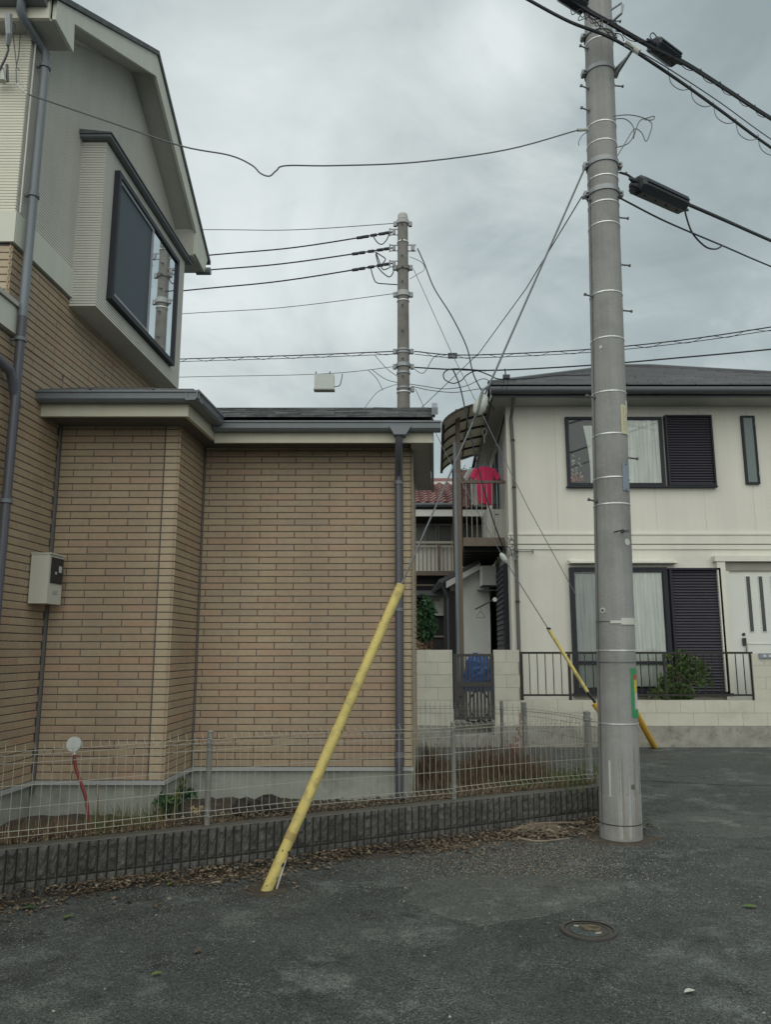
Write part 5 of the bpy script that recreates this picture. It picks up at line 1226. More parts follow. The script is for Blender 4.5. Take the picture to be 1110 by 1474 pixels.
# left side wall of the cream house: shutters, dark windows
def side(y0, y1, z0, z1, t0, t1, m, name, parent, label=None):
    xa = hx + SH * (y0 - HY); xb = hx + SH * (y1 - HY)
    return MB().hexa([(xa - t1, y0, z0), (xa - t0, y0, z0), (xb - t0, y1, z0), (xb - t1, y1, z0)], [(xa - t1, y0, z1), (xa - t0, y0, z1), (xb - t0, y1, z1), (xb - t1, y1, z1)]).build(name, m, parent, label=label)
ss = side(14.35, 16.0, .9, 3.15, -.01, .08, 'frame', 'shutter_case', ch, 'dark shutter case on the side wall below the balcony')
for k in range(22): side(14.4, 15.95, .95 + k * .098, 1.02 + k * .098, .081, .11, 'shut', 'slat', ss)
side(16.3, 18.6, .9, 3.1, -.01, .06, 'frame', 'window', ch, 'dark ground floor window on the side wall')
side(14.9, 16.9, 3.75, 5.6, -.01, .06, 'dark', 'window', ch, 'dark balcony door on the side wall'); side(14.85, 14.9, 3.75, 5.65, -.01, .08, 'frame_s', 'door_jamb', ch); side(15.8, 15.86, 3.75, 5.65, .061, .08, 'frame_s', 'door_jamb', ch)
# electric service clutter at the corner
ec = thing('service_fittings', P(733, 785, 13.7), 'white insulators and tangled service wires at the cream house corner', 'cable fittings')
mb = MB(); random.seed(21)
for (px, py) in ((733, 778), (735, 795), (740, 800), (733, 792)): c = P(px, py, 13.75); mb.tube([c, c - Vector((0, 0, .07))], .03, 8, .02)
mb.build('insulator', 'insul', ec)
for k in range(9):
    a_ = (R(728, 740), R(772, 800)); mb = MB().tube(poly([P(*a_, 13.7), P(a_[0] + R(-5, 8), a_[1] + R(2, 14), 13.68), P(a_[0] + R(-4, 9), a_[1] + R(-4, 18), 13.72)], 5), .008, 5); mb.build('lead_wire', 'wire', ec)
mb = MB().tube([P(745, 794, 13.86), P(767, 794, 13.84)], .008, 5); mb.tube([P(767, 791, 13.84), P(767, 797, 13.84)], .014, 5); mb.build('conduit', 'wire', ec)

# ============================================================ BALCONY, CANOPY, LAUNDRY
BYF = 14.35
bx0 = P(668, 780, BYF).x; bx1 = hx - .02
bal = thing('balcony', ((bx0 + bx1) / 2, 15.8, 3.5), 'brown steel side balcony with curved smoky canopy and tall posts', 'balcony')
pxL = P(662, 780, BYF).x
zf0, zf1 = P(690, 786, BYF).z, P(690, 774, BYF).z
zr1 = P(690, 692, BYF).z
for (ya, top) in ((BYF, P(661, 590, BYF).z), (17.6, P(661, 640, 17.6).z)):
    xx = pxL + SH * (ya - BYF); box('post', 'brown', bal, xx - .045, ya - .04, 0, xx + .04, ya + .05, top)
xx = P(655.5, 700, BYF).x
MB().tube([(xx, BYF - .03, 5.5), (xx, BYF - .03, .1)], .033, 8).build('drain_pipe', 'pipe', bal, smooth=True)
box('floor_beam', 'brown', bal, bx0 - .02, BYF - .03, zf0, bx1, BYF + .04, zf1)
MB().hexa([(bx0, BYF + .041, zf0 + .02), (bx1 + .0, BYF + .041, zf0 + .02), (bx1 + SH * 3.2, 17.6, zf0 + .02), (bx0 + SH * 3.2, 17.6, zf0 + .02)], [(bx0, BYF + .041, zf0 + .08), (bx1, BYF + .041, zf0 + .08), (bx1 + SH * 3.2, 17.6, zf0 + .08), (bx0 + SH * 3.2, 17.6, zf0 + .08)]).build('deck', 'iron', bal)
for k in range(7):
    y_ = 14.7 + .45 * k; box('joist', 'iron', bal, bx0 + SH * (y_ - BYF), y_, zf0 - .06, bx1 + SH * (y_ - BYF), y_ + .05, zf0 + .018)
box('handrail', 'brown', bal, bx0 - .02, BYF - .025, zr1 - .05, bx1 + .06, BYF + .035, zr1)
nb = 8
for k in range(nb):
    x_ = bx0 + .06 + (bx1 - bx0 - .08) * k / (nb - 1); box('baluster', 'rail', bal, x_ - .0055, BYF - .008, zf1, x_ + .0055, BYF + .008, zr1 - .051)
# side railing along the left
for k in range(20):
    y_ = BYF + .15 + k * .16; x_ = bx0 + SH * (y_ - BYF) - .02; box('baluster', 'iron', bal, x_ - .009, y_ - .01, zf1 - .05, x_ + .009, y_ + .01, zr1 - .03)
MB().hexa([(bx0 - .05, BYF + .05, zr1 - .03), (bx0, BYF + .05, zr1 - .03), (bx0 + .21, 17.6, zr1 - .03), (bx0 + .16, 17.6, zr1 - .03)], [(bx0 - .05, BYF + .05, zr1 + .02), (bx0, BYF + .05, zr1 + .02), (bx0 + .21, 17.6, zr1 + .02), (bx0 + .16, 17.6, zr1 + .02)]).build('handrail', 'brown', bal)
# curved canopy
cy0, cy1 = 13.75, 17.7
czl = P(638, 609, cy0).z; cxl = P(638, 609, cy0).x; cxr = hx + .0; czr = P(712, 574, cy0).z - .02
def arc(t, y):   # t 0..1 from outer edge to the wall
    a = t * pi / 2
    return Vector((cxl + (cxr - cxl) * (1 - cos(a)) ** .85 + SH * (y - cy0), y, czl - .0 + (czr - czl) * sin(a) ** 1.0))
sh_ = MB(); na, ny = 14, 12; vs = []
for j in range(ny + 1):
    y_ = cy0 + (cy1 - cy0) * j / ny
    for i in range(na + 1): vs.append(arc(i / na, y_))
fs = [(j * (na + 1) + i, j * (na + 1) + i + 1, (j + 1) * (na + 1) + i + 1, (j + 1) * (na + 1) + i) for j in range(ny) for i in range(na)]
vs2 = [v_ + Vector((0, 0, .008)) for v_ in vs]; sh_.add(vs + vs2, fs + [tuple(q + len(vs) for q in f)[::-1] for f in fs])
cn = sh_.build('canopy', 'poly', bal)
for j in range(6):
    y_ = cy0 + (cy1 - cy0) * j / 5
    MB().tube([arc(i / na, y_) - Vector((0, 0, .02)) for i in range(na + 1)], .028, 4).build('rib', 'iron', cn)
MB().tube([arc(0, cy0) - Vector((0, .03, .01)), arc(0, cy1) - Vector((0, -.03, .01))], .04, 4).build('edge_beam', 'iron', cn)
MB().tube([arc(.55, cy0) - Vector((0, 0, .05)), arc(.55, cy1) - Vector((0, 0, .05))], .02, 4).build('purlin', 'iron', cn)
MB().tube([arc(1, cy0) - Vector((.03, 0, .03)), arc(1, cy1) - Vector((.03, 0, .03))], .035, 4).build('wall_beam', 'iron', cn)
MB().tube([P(716, 640, 14.4), P(727, 596, 14.2)], .02, 5).build('brace', 'iron', cn)
# laundry poles
lp_ = thing('laundry_pole', P(695, 640, 15), 'horizontal drying pole hung under the balcony canopy', 'drying pole')
MB().tube([P(664, 662, 15.6), P(728, 640, 14.9)], .012, 6).build('rod', 'steel', lp_)
MB().tube([P(666, 662, 15.6), P(668, 622, 15.6)], .007, 5).build('hanging_strap', 'wire', lp_); MB().tube([P(723, 642, 14.9), P(724, 612, 14.9)], .007, 5).build('hanging_strap', 'wire', lp_)
def shirt(cx, ztop_, y, w_, h_, m, label, rz_=0, name='shirt', sleeves=True, cat='shirt'):
    rs = random.Random(name + label); ph = [rs.uniform(0, 6) for _ in range(4)]; mb = MB()
    def T(x, d, z):   # x in half widths, z in heights
        X = x * w_; dd = d
        return Vector((X * cos(rz_) - dd * sin(rz_) + cx, X * sin(rz_) + dd * cos(rz_) + y, ztop_ + z * h_))
    def sheet(L0, L1, nx, nz, th):     # ruled between left edge and right edge curves, front and back
        vs = []
        for sg in (-1, 1):
            for j in range(nz + 1):
                t = j / nz; a_ = lerp2(L0, t); b_ = lerp2(L1, t)
                for i in range(nx + 1):
                    u = i / nx; x = a_[0] + (b_[0] - a_[0]) * u; z = a_[1] + (b_[1] - a_[1]) * u
                    dep = sg * th * (.25 + sin(pi * u) ** .6) + .012 * t * sin(x * 13 + ph[0] + 1.5 * t) + .008 * sin(x * 27 + ph[1] - t)
                    vs.append(T(x, dep, z))
        st = (nz + 1) * (nx + 1); fs = []
        for sI in range(2):
            for j in range(nz):
                for i in range(nx):
                    q_ = sI * st + j * (nx + 1) + i; f = (q_, q_ + 1, q_ + nx + 2, q_ + nx + 1); fs.append(f if sI == 0 else f[::-1])
        for j in range(nz):
            for i_ in (0, nx): q_ = j * (nx + 1) + i_; fs.append((q_, q_ + nx + 1, q_ + nx + 1 + st, q_ + st))
        for i in range(nx):
            for j_ in (0, nz): q_ = j_ * (nx + 1) + i; fs.append((q_, q_ + 1, q_ + 1 + st, q_ + st))
        mb.add(vs, fs)
    def lerp2(c_, t):
        t = t * (len(c_) - 1); i = min(int(t), len(c_) - 2); f = t - i
        return (c_[i][0] + (c_[i + 1][0] - c_[i][0]) * f, c_[i][1] + (c_[i + 1][1] - c_[i][1]) * f)
    if sleeves:
        sheet([(-.17, 0), (-.44, -.025), (-.47, -.3), (-.46, -.6), (-.44, -.8), (-.42, -.97)], [(.17, 0), (.44, -.025), (.47, -.3), (.46, -.6), (.45, -.8), (.40, -1.03)], 16, 14, .03)
        sheet([(-.36, -.015), (-.62, -.05), (-.88, -.27)], [(-.40, -.18), (-.50, -.26), (-.66, -.38)], 5, 4, .025)
        sheet([(.40, -.18), (.50, -.26), (.66, -.38)], [(.36, -.015), (.62, -.05), (.88, -.27)], 5, 4, .025)
    else:
        sheet([(-.42, 0), (-.48, -.3), (-.46, -.7), (-.5, -1)], [(.42, 0), (.46, -.3), (.5, -.7), (.45, -1.03)], 12, 12, .03)
    t = thing(name, (cx, y, ztop_ - h_), label, cat)
    mb.build('cloth', m, t, smooth=True)
    hk = MB(); hk.tube(poly([(cx - .13, y, ztop_ - .02), (cx, y, ztop_ + .035), (cx + .13, y, ztop_ - .02), ]), .008, 5)
    hk.tube(poly([(cx, y, ztop_ + .03), (cx, y, ztop_ + .07), (cx + .02, y, ztop_ + .095), (cx + .035, y, ztop_ + .08)]), .006, 5)
    hk.build('hanger', mat('sky_blue_plastic', (.12, .30, .42), .4, .03), t, kind='stuff'); return t
c = P(698, 672, 14.75); w0 = (P(714, 700, 14.75) - P(682, 700, 14.75)).x
shirt(c.x, c.z, 14.75, w0 * .80, c.z - P(698, 726, 14.75).z, 'red', 'bright red short-sleeved t-shirt drying on a hanger', .12, name='t_shirt')
c = P(688, 674, 15.1); shirt(c.x, c.z, 15.1, .36, .78, 'whitec', 'white shirt drying behind the red t-shirt', .3)
c = P(712, 676, 15.15); shirt(c.x, c.z, 15.15, .3, .72, 'tealc', 'dark teal shirt hanging behind the red one, right side', .2)
c = P(668, 677, 15.2); shirt(c.x, c.z, 15.2, .22, .75, 'pattc', 'patterned pink and beige garment drying beside the balcony post', .2, name='garment', sleeves=False, cat='garment')
c = P(676, 679, 15.5); shirt(c.x, c.z, 15.5, .25, .7, mat('beige_cotton', (.48, .44, .38), .9, .08, 12), 'pale beige cloth drying behind the patterned garment', .2, name='garment', sleeves=False, cat='garment')
# pulley hook on canopy
MB().tube(poly([P(697, 638, 14.5), P(697, 628, 14.5), P(694, 622, 14.5), P(698, 617, 14.5), P(701, 622, 14.5), P(698, 628, 14.5)]), .013, 5).build('hook', 'insul', None, label='small white hook hanging from the balcony canopy', cat='hook')
# air conditioner
ax0, ax1 = P(701, 755, 14.7).x, P(727, 755, 14.7).x
ac = thing('air_conditioner', ((ax0 + ax1) / 2, 14.8, zf0 + .08), 'cream air conditioner outdoor unit on the balcony floor', 'air conditioner')
az1 = P(710, 733, 14.7).z
box('housing', 'white', ac, ax0, 14.7, zf0 + .14, ax1, 15.25, az1); box('badge', 'blackp', ac, ax0 + .17, 14.694, az1 - .12, ax0 + .24, 14.699, az1 - .09)
box('side_panel_seam', 'blackp', ac, ax0 + .15, 14.696, zf0 + .15, ax0 + .158, 14.699, az1 - .01); box('foot', 'iron', ac, ax0 + .02, 14.72, zf0 + .08, ax0 + .08, 15.2, zf0 + .139); box('foot', 'iron', ac, ax1 - .08, 14.72, zf0 + .08, ax1 - .02, 15.2, zf0 + .139)

# ============================================================ BOUNDARY WALL, GATE, RAILING
WY = 12.8
def wp(px, py): return P(px, py, WY)
zbase = .335; HB = .2025
def blocks(parent, x0, x1, z0, rows_, y0, L_=.40, m='cream', dep=.12, zt=None):
    for r_ in range(rows_):
        x = x0 - (r_ % 2) * L_ / 2
        while x < x1 - .02:
            a, b = max(x, x0), min(x + L_, x1)
            if b - a > .04:
                zz = z0 + r_ * HB
                b0 = .0025
                mb = MB().box(a + b0, y0 + R(0, .0015), zz + .003, b - b0, y0 + dep, zz + HB - .003)
                mb.build('block', m, parent)
            x += L_
lx0, lx1 = P(560, 990, WY).x, wp(652, 990).x
lw1 = thing('block_wall', ((lx0 + lx1) / 2, WY, 0), 'cream block wall left of the gate, behind the wire fence', 'wall')
box('core', 'owall', lw1, lx0 + .005, WY + .006, .02, lx1 - .005, WY + .11, zbase + 6 * HB - .004); blocks(lw1, lx0, lx1, zbase, 6, WY); box('concrete_base', 'basec', lw1, lx0, WY - .02, 0, lx1 + .02, WY + .14, zbase - .002)
rx0, rx1 = wp(712, 990).x, wp(749, 990).x
rw1 = thing('gate_pillar', ((rx0 + rx1) / 2, WY, 0), 'cream block pillar between the dark gate and the railing', 'pillar')
box('core', 'owall', rw1, rx0 + .005, WY + .006, .02, rx1 - .005, WY + .11, zbase + 6 * HB - .004); blocks(rw1, rx0, rx1, zbase, 6, WY)
blw = thing('low_block_wall', (5, WY, 0), 'long low cream block wall under the black railing', 'wall')
x1w = 8.8; zlow = P(900, 1009, WY).z; rl = 2
box('core', 'owall', blw, rx1 + .003, WY + .008, .02, x1w, WY + .11, zlow - .008)
blocks(blw, rx1 + .002, x1w, zbase, 2, WY + .001); box('coping', 'cream', blw, rx1 + .002, WY - .004, zbase + 2 * HB, x1w, WY + .125, zlow + .0) if zlow > zbase + 2 * HB + .01 else None
box('concrete_base', 'basec', blw, rx0 - .02, WY - .025, 0, x1w, WY + .15, zbase - .002)
ex0 = wp(1086, 990).x
ep = thing('entrance_pillar', (ex0 + .6, WY, .7), 'cream block pillar with a number plate before the white door', 'pillar')
box('core', 'owall', ep, ex0 + .005, WY + .006, zlow + .002, ex0 + 1.3, WY + .11, zlow + 4 * HB * .9); 
zq = zlow + .003
for r_ in range(4):
    for k in range(3):
        a = ex0 + k * .4 - (r_ % 2) * .2; b = a + .4; a = max(a, ex0)
        box('block', 'cream', ep, a + .002, WY, zq + r_ * .19 + .002, b - .002, WY + .12, zq + (r_ + 1) * .19 - .002)
a = wp(1092, 942); pl_ = box('plate', 'bplate', None, a.x, WY - .03, a.z - .06, a.x + .45, WY - .002, a.z + .02, label='blue-grey house number plate on the entrance pillar', cat='name plate')
mb = MB(); mb.box(a.x + .06, WY - .034, a.z - .04, a.x + .11, WY - .031, a.z + .0); mb.box(a.x + .15, WY - .034, a.z - .04, a.x + .20, WY - .031, a.z); mb.build('digit_marks', 'white', pl_)
# railing
ra0, ra1 = wp(751, 940).x, wp(1083, 940).x
ral = thing('railing', ((ra0 + ra1) / 2, WY + .05, zlow), 'dark iron railing along the top of the low cream wall', 'railing')
zt_, zb4 = wp(900, 938).z, wp(900, 1001).z
box('top_rail', 'iron', ral, ra0 - .02, WY + .03, zt_ - .035, ra1 + .02, WY + .07, zt_); box('bottom_rail', 'iron', ral, ra0 - .02, WY + .035, zb4 - .01, ra1 + .02, WY + .065, zb4 + .02)
nbr = int((ra1 - ra0) / .128)
for k in range(nbr + 1):
    x_ = ra0 + (ra1 - ra0) * k / nbr
    big = k in (0, nbr) or k % 12 == 6
    w_ = .020 if big else .0065
    box('rail_post' if big else 'baluster', 'iron', ral, x_ - w_, WY + .05 - w_, (zlow - .005) if big else zb4 + .021, x_ + w_, WY + .05 + w_, zt_ - .036)
# gate
gx0, gx1 = wp(654, 990).x, wp(711, 990).x
gt_ = thing('gate', ((gx0 + gx1) / 2, WY + .1, .3), 'dark bronze barred garden gate between the cream pillars', 'gate')
zg0, zg1, zgm = wp(680, 1036).z, wp(680, 941).z, wp(680, 985).z
frame4(gx0, gx1, zg0, zg1, WY + .05, .045, .05, 'iron_in', 'gate_frame', gt_); box('mid_rail', 'iron_in', gt_, gx0 + .045, WY + .055, zgm - .04, gx1 - .045, WY + .095, zgm + .04)
for k in range(9):
    x_ = gx0 + .05 + (gx1 - gx0 - .1) * (k + .5) / 9; box('gate_bar', 'iron_in', gt_, x_ - .009, WY + .065, zgm + .041, x_ + .009, WY + .085, zg1 - .046); box('gate_bar', 'iron_in', gt_, x_ - .02, WY + .065, zg0 + .046, x_ + .02, WY + .085, zgm - .041)
struct('gate_step', MB().box(gx0 - .02, WY - .02, .001, gx1 + .02, WY + .5, .19), 'basec'); struct('step_path', MB().box(gx0 - .1, WY + .5, .001, gx1 + .5, 19, .33), 'basec')
struct('garden_ground', MB().box(rx0 + .3, WY + .16, .002, 8.9, HY + .05, .42), 'soil')
# blue tarpaulin heap behind the gate
random.seed(5)
tp = MB(); nu, nv = 18, 10; cx_, cy_ = P(688, 960, 13.5).x, 13.5; vs = []
for j in range(nv + 1):
    for i in range(nu):
        a = 2 * pi * i / nu; ph = j / nv * pi / 2; r_ = cos(ph) ** .6 * (1 + .16 * sin(3 * a + 1) + R(-.09, .09))
        vs.append((cx_ + .27 * r_ * cos(a), cy_ + .25 * r_ * sin(a), .85 + .62 * sin(ph) * (1 + R(-.06, .06))))
tp.add(vs, [(j * nu + i, j * nu + (i + 1) % nu, (j + 1) * nu + (i + 1) % nu, (j + 1) * nu + i) for j in range(nv) for i in range(nu)])
tt = thing('covered_bicycle', (cx_, cy_, .33), 'blue tarpaulin draped over a bicycle behind the gate', 'covered bicycle'); tp.build('tarpaulin', 'blue', tt)
for sx in (-1, 1):
    mb = MB(); cc = Vector((cx_ + sx * .1, cy_ - .1, .62)); mb.tube([cc + Vector((.27 * cos(a_ * pi / 10), .05 * sx, .27 * sin(a_ * pi / 10))) for a_ in range(21)], .015, 5); mb.build('wheel', 'blackp', tt)
# shrub behind the railing
def leafball(parent, c, rad, n_, size, m, name='foliage', hollow=.35, seed=1, kind=None):
    rs = random.Random(seed); mb = MB(); c = Vector(c)
    cl_ = [Vector((rs.gauss(0, .5), rs.gauss(0, .5), rs.gauss(0, .5))) for _ in range(max(5, n_ // 40))]
    for k in range(n_):
        q = cl_[k % len(cl_)] + Vector((rs.gauss(0, .2), rs.gauss(0, .2), rs.gauss(0, .2)))
        if q.length > 1.15: q *= 1.1 / q.length
        p = c + Vector((q.x * rad[0], q.y * rad[1], q.z * rad[2])); s_ = size * rs.uniform(.6, 1.4)
        d = Vector((rs.uniform(-1, 1), rs.uniform(-1, 1), rs.uniform(-.6, .8))).normalized(); u = d.orthogonal().normalized(); u.rotate(Matrix.Rotation(rs.uniform(0, 6.3), 3, d)); v = d.cross(u)
        mb.add([p - u * s_, p + v * s_ * .45 + d * s_ * .12, p + u * s_, p - v * s_ * .45 + d * s_ * .12], [(0, 1, 2, 3)])
    return mb.build(name, m, parent, kind=kind)
c = P(987, 972, 13.15)
sh1 = thing('shrub', (c.x, 13.2, .42), 'bushy green shrub growing behind the black railing', 'shrub')
leafball(sh1, c + Vector((.0, 0, -.02)), (.40, .18, .40), 950, .042, 'leafg', seed=3); leafball(sh1, c + Vector((.05, 0, .28)), (.34, .14, .14), 140, .035, 'grassg', seed=13, name='new_leaves'); leafball(sh1, c - Vector((.45, 0, .28)), (.30, .15, .16), 320, .04, 'leafg', seed=4)
for k in range(7): MB().tube([(c.x + R(-.1, .1), 13.2, .4), (c.x + R(-.3, .3), 13.15 + R(-.1, .1), c.z + R(0, .3))], .009, 5, .004).build('stem', 'dry', sh1)
c = P(609, 893, 14.2)
sh2 = thing('tree', (c.x, 14.2, .3), 'small dark green conifer-like tree beside the brick house corner', 'tree')
leafball(sh2, P(608, 892, 14.2), (.26, .25, .40), 1300, .05, 'leafd', seed=8); leafball(sh2, P(603, 932, 14.2), (.24, .2, .35), 300, .05, 'dry', seed=9, name='dry_foliage')
MB().tube([(c.x - .08, 14.2, .3), (c.x - .03, 14.2, c.z + .2)], .03, 6, .012).build('trunk', 'dry', sh2)

# ============================================================ WHITE ANNEX BEHIND THE GATE
AY = 16.4
an = thing('white_annex', P(690, 935, AY), 'small white annex with lean-to eave behind the balcony posts', 'annex')
q = lambda px, py, y=AY: P(px, py, y)
x0, x1 = q(640, 900).x, q(706, 900).x; 
MB().add([Vector((q(662, 900).x, AY, .2)), Vector((x1, AY, .2)), Vector((x1, AY, q(706, 815).z)), Vector((q(690, 815).x, AY, q(690, 815).z)), Vector((q(662, 830).x, AY, q(662, 830).z)),
          Vector((q(662, 900).x, AY + 3, .2)), Vector((x1 + .2, AY + 3, .2)), Vector((x1 + .2, AY + 3, q(706, 815).z)), Vector((q(690, 815).x, AY + 3, q(690, 815).z)), Vector((q(662, 830).x, AY + 3, q(662, 830).z))],
         [(0, 1, 2, 3, 4), (9, 8, 7, 6, 5), (0, 5, 6, 1), (1, 6, 7, 2), (2, 7, 8, 3), (3, 8, 9, 4), (4, 9, 5, 0)]).build('wall', 'ofas', an)
A0, A1 = q(638, 838), q(690, 812); A0.y = A1.y = AY - .2
MB().hexa([A0, A1, A1 + Vector((0, 3.4, 0)), A0 + Vector((0, 3.4, 0))], [A0 + Vector((0, 0, .09)), A1 + Vector((0, 0, .09)), A1 + Vector((0, 3.4, .09)), A0 + Vector((0, 3.4, .09))]).build('roof', 'croof', an)
MB().hexa([A0 + Vector((.05, .01, -.14)), A1 + Vector((0, .01, -.12)), A1 + Vector((0, .05, -.12)), A0 + Vector((.05, .05, -.14))], [A0 + Vector((.05, .01, -.002)), A1 + Vector((0, .01, -.002)), A1 + Vector((0, .05, -.002)), A0 + Vector((.05, .05, -.002))]).build('barge_board', 'ofas', an)
mb = MB().tube([A0 + Vector((-.04, 0, .02)), A0 + Vector((-.04, 3, .02))], .05, 8); mb.build('gutter', 'cgut', an)
MB().tube([A0 + Vector((-.03, .1, -.05)), A0 + Vector((.1, .2, -.35)), A0 + Vector((.1, .2, -3)), ], .03, 6).build('downpipe', 'cgut', an)
box('side_door', 'iron', an, q(640, 900).x, AY + .1, .3, q(661, 900).x, AY + .2, q(650, 850).z)
# white hood on the cream house side above the shutters
hd = box('hood', 'ofas', ch, P(694, 830, 15.9).x, 15.9, P(694, 842, 15.9).z, P(711, 830, 15.9).x + .05, 17.4, P(694, 814, 15.9).z, label='white boxed hood on the side wall')
MB().prism([(P(691, 848, 15.6).x, 15.6, P(694, 850, 15.6).z), (P(714, 848, 15.6).x, 15.6, P(694, 850, 15.6).z), (P(714, 842, 15.9).x, 17.4, P(694, 842, 15.9).z), (P(694, 842, 15.9).x, 17.4, P(694, 842, 15.9).z)], (0, 0, .02)).build('hood_lip', 'cgut', ch)
# drying arm
da = thing('drying_arm', P(700, 868, 14.6), 'folding drying arm with a wire hanger below the balcony', 'drying arm')
MB().tube([P(713, 862, 14.3), P(684, 877, 14.3)], .013, 6).build('arm', 'iron', da); MB().disc(P(712, 863, 14.28), (0, -1, 0), .04, .05).build('mount', 'insul', da)
MB().tube(poly([P(691, 874, 14.3), P(692, 879, 14.3), P(686, 887, 14.3), P(690, 889, 14.3), P(698, 888, 14.3), P(692, 880, 14.3)]), .006, 5).build('hanger', 'wire', da)

# ============================================================ OLD HOUSE WITH RED TILES
OY = 20.0
oh = thing('tiled_roof_house', (1.5, 22, 0), 'old house with red tiled roof and pale balcony, in the gap', 'house')
oq = lambda px, py, y=OY: P(px, py, y)
ox0, ox1 = -2.5, 3.4
box('wall', 'owall', oh, ox0, OY + .5, 0, ox1, 25, oq(620, 742).z)
ze = oq(620, 724, 19.4).z; zr_ = oq(620, 694, 21.8).z
pro = MB(); Wt = .235; Ht = .27; slope_len = math.hypot(21.8 - 19.4, zr_ - ze); nrow = int(slope_len / Ht)
# one pantile, shared by all
tm = MB(); vs = []; nn = 6
for j in range(2):
    for i in range(nn + 1):
        u = i / nn; vs.append((u * Wt, j * Ht * 1.1, .035 * sin(u * 2 * pi) + (.03 if j == 0 else 0)))
for i in range(nn + 1): u = i / nn; vs.append((u * Wt, 0, .035 * sin(u * 2 * pi) - .01))
tm.add(vs, [(i, i + 1, nn + 2 + i, nn + 1 + i) for i in range(nn)] + [(2 * (nn + 1) + i, 2 * (nn + 1) + i + 1, i + 1, i) for i in range(nn)])
tme = tm.mesh('roof_tile', 'redtile'); an_ = math.atan2(zr_ - ze, 2.4)
rest = MB(); cnt = 0
MB().hexa([(ox0, 19.4, ze - .08), (ox1, 19.4, ze - .08), (ox1, 21.8, zr_ - .08), (ox0, 21.8, zr_ - .08)], [(ox0, 19.4, ze - .04), (ox1, 19.4, ze - .04), (ox1, 21.8, zr_ - .04), (ox0, 21.8, zr_ - .04)]).build('roof_deck', 'tarp2', oh)
for r_ in range(nrow):
    for k in range(int((ox1 - ox0) / Wt)):
        x = ox0 + k * Wt; y = 19.38 + cos(an_) * Ht * r_; z = ze + sin(an_) * Ht * r_
        if x > .3 and x < 2.6:
            o = link('roof_tile', tme, oh, (x, y, z)); o.rotation_euler = (an_, 0, 0); cnt += 1
        else: rest.add([Vector((v_.x + x, y + v_.y * cos(an_) - v_.z * sin(an_), z + v_.y * sin(an_) + v_.z * cos(an_))) for v_ in tm.v], tm.f)
rest.build('roof_tiles', 'redtile', oh, kind='stuff')
MB().tube([(ox0, 21.85, zr_ + .02), (ox1, 21.85, zr_ + .02)], .11, 8).build('ridge', 'redtile', oh)
box('ridge_mortar', 'ofas', oh, ox0, 21.70, zr_ - .1, ox1, 21.73, zr_ + .0)
box('upper_ridge', 'redtile', oh, ox0, 22.6, zr_ , oq(645, 700, 22.6).x, 22.9, oq(620, 691, 22.6).z + .06)
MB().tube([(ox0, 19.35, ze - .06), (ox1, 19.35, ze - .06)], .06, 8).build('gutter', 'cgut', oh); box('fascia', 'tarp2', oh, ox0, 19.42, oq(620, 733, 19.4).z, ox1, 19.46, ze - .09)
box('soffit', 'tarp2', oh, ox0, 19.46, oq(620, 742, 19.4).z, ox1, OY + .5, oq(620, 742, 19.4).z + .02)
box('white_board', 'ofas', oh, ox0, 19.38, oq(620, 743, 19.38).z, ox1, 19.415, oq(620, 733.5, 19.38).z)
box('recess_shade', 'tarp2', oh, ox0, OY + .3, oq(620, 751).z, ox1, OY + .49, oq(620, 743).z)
for (a_, b_) in ((596, 611.5), (612, 630.5), (632, 653), (654, 676)):
    xa, xb = oq(a_, 760).x, oq(b_, 760).x; w_ = box('window', mat('dim_window', (.10, .115, .11), .25, .1, 5), oh, xa + .02, OY + .42, oq(620, 806).z, xb - .02, OY + .46, oq(620, 752).z); frame4(xa, xb, oq(620, 806).z, oq(620, 751).z, OY + .36, .035, .05, 'rail', 'frame', w_)
# balcony of old house
zt5, zb5 = oq(620, 780, 19.5).z, oq(620, 822, 19.5).z
ob = box('balcony_panel', 'obalc', oh, ox0, 19.62, zb5, oq(653, 800, 19.6).x + .9, 19.66, oq(620, 787, 19.6).z)
box('balcony_beam', 'brown', oh, ox0, 19.45, oq(620, 828, 19.45).z, oq(653, 800, 19.6).x + .9, 19.62, zb5 - .001)
box('rail', 'rail', ob, ox0, 19.5, zt5 - .04, oq(653, 800).x + .9, 19.55, zt5 + .02); box('rail', 'rail', ob, ox0, 19.51, oq(620, 786, 19.5).z - .02, oq(653, 800).x + .9, 19.54, oq(620, 786, 19.5).z + .02)
for k in range(26):
    x_ = oq(597, 800, 19.52).x + k * .105; box('baluster', 'brown', ob, x_ - .011, 19.51, zb5, x_ + .011, 19.54, oq(620, 786, 19.5).z - .021)
box('baluster_post', 'brown', ob, oq(632, 800, 19.5).x - .035, 19.49, zb5, oq(632, 800, 19.5).x + .035, 19.509, zt5 - .05)
